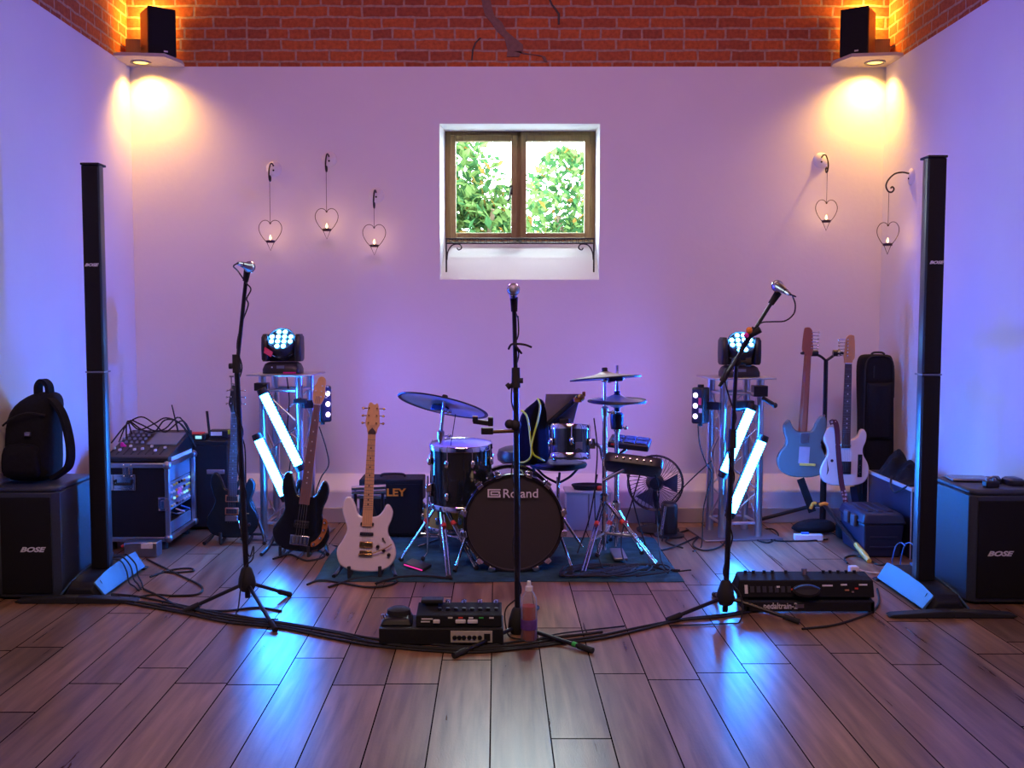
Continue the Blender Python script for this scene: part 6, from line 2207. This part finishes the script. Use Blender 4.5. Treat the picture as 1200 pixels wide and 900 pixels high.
vn = vx1 - vx0
for k, f_ in enumerate((.10, .16, .24, .30, .40, .68, .73, .79, .85, .91)):
    MB().lathe([(0, .016), (.008, .015), (.009, 0), (0, 0)], TR((vx0 + vn * f_, qY + .145, .163)), 12).build('knob', 'satin', ue, world=True)
Fp_ = TR((0, qY + .0305, .112)) @ RX(R(-17))
for k in range(7):
    MB().box((vx0 + .075 + .03 * k, 0, .0), (.018, .005, .03), TR((0, qY + .0300, .112)) @ RX(R(-17))).build('front_mark', 'steel_dark', ue, world=True)
MB().box((vx0 + .045, 0, .0), (.014, .006, .042), TR((0, qY + .0300, .112)) @ RX(R(-17))).build('slot', 'white', ue, world=True)
for k, (f_, z_, w_, mt) in enumerate(((.30, .012, .016, 'white'), (.41, .0, .024, 'red'), (.66, .018, .05, 'logo'), (.78, .022, .03, 'logo'), (.80, -.004, .02, 'copper'), (.87, .004, .016, 'red'), (.92, .022, .04, 'logo'), (.84, -.012, .012, 'gold'))):
    MB().box((vx0 + vn * f_, 0, z_), (w_, .006, .008), TR((0, qY + .0300, .112)) @ RX(R(-17))).build('front_detail', mt, ue, world=True)
MB().lathe([(0, .03), (.013, .03), (.015, 0), (0, 0)], TR((vx0 + vn * .53, qY + .13, .160)), 14).build('footswitch', 'chrome', ue, world=True)
ex = thing('expression_pedal', 'small rounded black pedal leaning on the front edge of the wide effects processor', 'effects pedal', at(945, 692, qY - .005))
MB().lathe([(0, -.010), (.06, -.010), (.068, 0), (.06, .010), (0, .012)], RX(R(40)) @ Matrix.Diagonal((1.0, .55, 1, 1)), 26).build('treadle', 'rubber', ex)
MB().bb((-.04, .0, -.03), (.04, .03, -.008)).build('base', 'black', ex, bevel=.003)
MB().tube(cr([(-.062, -.012, .010), (-.035, -.016, .026), (.015, -.016, .030), (.062, -.012, .012)], 5), .0035, 7).build('trim', 'cable_blue', ex)

# bottle
bt = fl(620, 752)
bo = thing('drinks_bottle', 'clear bottle of red drink with a white cap behind the centre stand', 'bottle', V((bt.x, bt.y + .02, 0)))
MB().lathe([(0, .0), (.030, .0), (.036, .008), (.036, .175), (.034, .195), (.022, .218), (.014, .226), (.014, .236), (.0, .236)], None, 28).build('bottle', 'clear', bo)
MB().lathe([(0, .004), (.031, .006), (.033, .012), (.033, .158), (0, .158)], None, 24).build('drink', 'juice', bo)
MB().lathe([(.0365, .055), (.0372, .055), (.0372, .10), (.0365, .10)], None, 28).build('wrapper', 'label', bo)
MB().lathe([(0, .27), (.008, .27), (.010, .25), (.0165, .246), (.0165, .226), (0, .226)], None, 20).build('cap', 'white', bo)

# floor cables
def floor_cable(pts, lab, r=.0055, z=None, grp='cables across the floor', m='rubber'):
    P = [fl(x, y, (r if z is None else z)) for x, y in pts]
    return single(MB().tube(cr(P, 7), r, 7), 'floor_cable', m, lab, 'cable', grp)


main = [(128, 703), (160, 708), (215, 718), (262, 728), (330, 737), (395, 748), (440, 757), (505, 763), (560, 765), (612, 760), (655, 754), (705, 748), (757, 737), (800, 728), (850, 722), (905, 712)]
for k, lb in enumerate(('cable of the floor bundle lying nearest the viewer', 'cable of the floor bundle lying second from the viewer', 'cable of the floor bundle lying third from the viewer', 'cable of the floor bundle lying farthest from the viewer')):
    rr = random.Random(20 + k)
    floor_cable([(x + rr.uniform(-3, 3), y - 2.6 * k + rr.uniform(-1.2, 1.2)) for x, y in (main if k < 2 else main[:9 + k])], 'black ' + lb, grp=None, r=.0058)
floor_cable([(172, 655), (190, 664), (215, 676), (236, 687), (232, 696), (205, 698), (178, 697), (150, 703), (140, 706)], 'black cable looping wide beside the left loudspeaker stand')
floor_cable([(176, 676), (200, 668), (222, 666), (226, 669), (205, 671), (190, 670)], 'short black cable loop right of the left slanted panel')
floor_cable([(168, 690), (190, 700), (215, 712), (260, 716), (300, 712), (330, 716)], 'black cable running from left loudspeaker to the left stand')
floor_cable([(800, 642), (780, 634), (800, 623), (825, 620), (850, 628), (845, 640), (825, 645), (812, 638), (822, 626)], 'black cable looped at the base of the right podium')
floor_cable([(885, 632), (900, 636), (912, 628), (905, 620), (890, 622), (905, 633), (940, 634), (970, 632)], 'black cable looped between right podium and socket strip')
floor_cable([(775, 645), (792, 640), (815, 630), (835, 620)], 'black cable from the fan towards the right podium')
floor_cable([(940, 737), (975, 733), (1000, 726), (1022, 717), (1030, 705), (1028, 690)], 'black cable round the right end of the lettered pedal board')
floor_cable([(993, 660), (990, 654), (1000, 651), (1016, 655), (1030, 662), (1040, 660)], 'black cable behind the lettered pedal board near the tool box')
floor_cable([(360, 685), (375, 680), (400, 683), (430, 688), (455, 686), (465, 680), (440, 676), (410, 680), (385, 688)], 'black cable loosely coiled under the cream guitar', r=.006)
floor_cable([(320, 655), (340, 650), (360, 657), (380, 652), (372, 645), (345, 644), (330, 652)], 'black cable coiled under the bass guitar', r=.006)
# cables hung on the podiums
for px, py, X_, lab in ((372, 500, 0, 'black cable hanging down the right side of the left podium'), (826, 520, 1, 'black cable hanging from the left wash light of the right podium')):
    if X_ == 0:
        P = [at(374, 500, 6.6), at(382, 525, 6.6), at(385, 545, 6.58), at(376, 560, 6.6), at(370, 580, 6.62), at(374, 600, 6.6), fl(380, 634, .006), fl(395, 640, .006)]
    else:
        P = [at(818, 497, 6.58), at(820, 520, 6.56), at(827, 542, 6.55), at(834, 556, 6.55), at(828, 580, 6.56), at(824, 600, 6.56), fl(822, 640, .006), fl(812, 646, .006)]
    single(MB().tube(cr(P, 6), .0042, 7), 'podium_cable', 'rubber', lab, 'cable', 'cables hung on the podiums')
P = [at(834, 540, 6.55), at(812, 560, 6.62), at(795, 578, 6.7), at(780, 600, 6.74), fl(776, 634, .006)]
single(MB().tube(cr(P, 6), .004, 7), 'podium_cable', 'rubber', 'black cable slung from the right podium across to the fan', 'cable', 'cables hung on the podiums')
P = [at(336, 442, 6.62), at(339, 470, 6.62), at(337, 500, 6.62), at(341, 530, 6.62), at(338, 560, 6.62), at(335, 600, 6.62), fl(338, 640, .006)]
single(MB().tube(cr(P, 6), .004, 7), 'podium_cable', 'rubber', 'black cable hanging inside the left podium', 'cable', 'cables hung on the podiums')
# leads round the slanted panel of the left unit
for k in range(3):
    P = [V((-2.16 + .05 * k, 5.50 + .05 * k, .125)), V((-2.05, 5.48 + .06 * k, .128)), V((-2.0, 5.45 + .07 * k, .08)), V((-1.975, 5.42 + .07 * k, .02)), V((-1.93, 5.38 + .05 * k, .007)), V((-1.88, 5.3 + .03 * k, .007))]
    single(MB().tube(cr(P, 6), .0042, 7), 'speaker_lead', 'rubber', ['lead lying over the slanted panel of the left loudspeaker stand, nearest the viewer', 'lead lying over the middle of the slanted panel of the left loudspeaker stand', 'lead lying over the far end of the slanted panel of the left loudspeaker stand'][k], 'cable')
# plug and leads behind the right pedal board
pg = fl(1000, 672)
pz = thing('mains_plug', 'white mains plug on the floor behind the lettered pedal board', 'plug', pg)
MB().box((0, 0, .022), (.05, .05, .044)).build('body', 'white', pz, bevel=.008)
MB().tube(cr([(.025, 0, .02), (.08, -.01, .01), (.16, -.03, .006), (.22, -.03, .006)], 5), .005, 7).build('flex', 'white', pz)
for k, (xa, lb) in enumerate(((1050, 'nearer'), (1060, 'farther'))):
    P = [fl(xa - 5, 668, .006), at(xa - 4, 655, 5.62), at(xa, 640, 5.6), at(xa + 6, 636, 5.58), at(xa + 11, 640, 5.5)]
    single(MB().tube(cr(P, 6), .0035, 7), 'thin_lead', 'cable_blue', 'thin blue lit lead rising behind the right loudspeaker stand, ' + lb + ' to the tool box', 'cable')
# ------------------------------------------------------------------ light
w = bpy.data.worlds.new('world')
sc.world = w
w.use_nodes = True
nt = w.node_tree
bg = nt.nodes['Background']
bg.inputs[0].default_value = (.80, .93, 1.0, 1)
bg.inputs[1].default_value = 29.0


def light(name, kind, loc, to, energy, color, size=.1, **k):
    d = bpy.data.lights.new(name, kind)
    d.energy = energy
    d.color = color
    if kind == 'AREA':
        d.shape = 'RECTANGLE'
        d.size = size
        d.size_y = k.pop('size_y', size)
    elif kind == 'SUN':
        d.angle = R(9)
    else:
        d.shadow_soft_size = size
    for q, v in k.items():
        setattr(d, q, v)
    o = bpy.data.objects.new(name, d)
    col.objects.link(o)
    o.location = loc
    o.rotation_euler = (V(to) - V(loc)).to_track_quat('-Z', 'Y').to_euler()
    return o


light('sun', 'SUN', (1.6, 9.3, 9), (0.2, 7.5, 2), 3, (.85, .95, 1))
# house lights over the room, in front of the stage
light('house_light', 'AREA', (0, 1.6, 5.0), (0, 5.6, .9), 56, (1, .64, .42), 2.4, size_y=1.6, spread=R(104))
light('stage_wash', 'SPOT', (-1.2, 2.6, 4.9), (-.6, 7.3, 1.6), 122, (.56, .14, .90), .15, spot_size=R(78), spot_blend=.7)
light('stage_wash', 'SPOT', (1.4, 2.6, 4.9), (.8, 7.3, 1.6), 122, (.82, .22, .72), .15, spot_size=R(78), spot_blend=.7)
# wash fixtures on the two lighting podiums
light('par_wash', 'SPOT', at(386, 474, 6.5), (2.725, 4.2, 1.8), 310, (.0, .01, 1), .04, spot_size=R(80), spot_blend=.6)
light('par_wash', 'SPOT', at(810, 474, 6.5), (-2.57, 4.5, 1.8), 300, (.0, .05, 1), .04, spot_size=R(98), spot_blend=.8)
light('wash_light_beam', 'SPOT', at(386, 474, 6.5), (.2, 7.3, .9), 14, (.25, .11, 1), .05, spot_size=R(175), spot_blend=1.0)
light('wash_light_beam', 'SPOT', at(810, 474, 6.5), (-.2, 7.3, .9), 14, (.25, .11, 1), .05, spot_size=R(175), spot_blend=1.0)
sc.view_settings.view_transform = 'Standard'
sc.view_settings.look = 'None'
sc.view_settings.exposure = 0
sc.view_settings.gamma = 1
sc.view_settings.use_curve_mapping = False
cy = sc.cycles
cy.use_denoising = True
try:
    cy.denoiser = 'OPENIMAGEDENOISE'
except Exception:
    pass
cy.max_bounces = 8
cy.diffuse_bounces = 4
cy.glossy_bounces = 4
cy.transmission_bounces = 6
cy.transparent_max_bounces = 8
cy.sample_clamp_indirect = 6
cy.caustics_reflective = False
cy.caustics_refractive = False
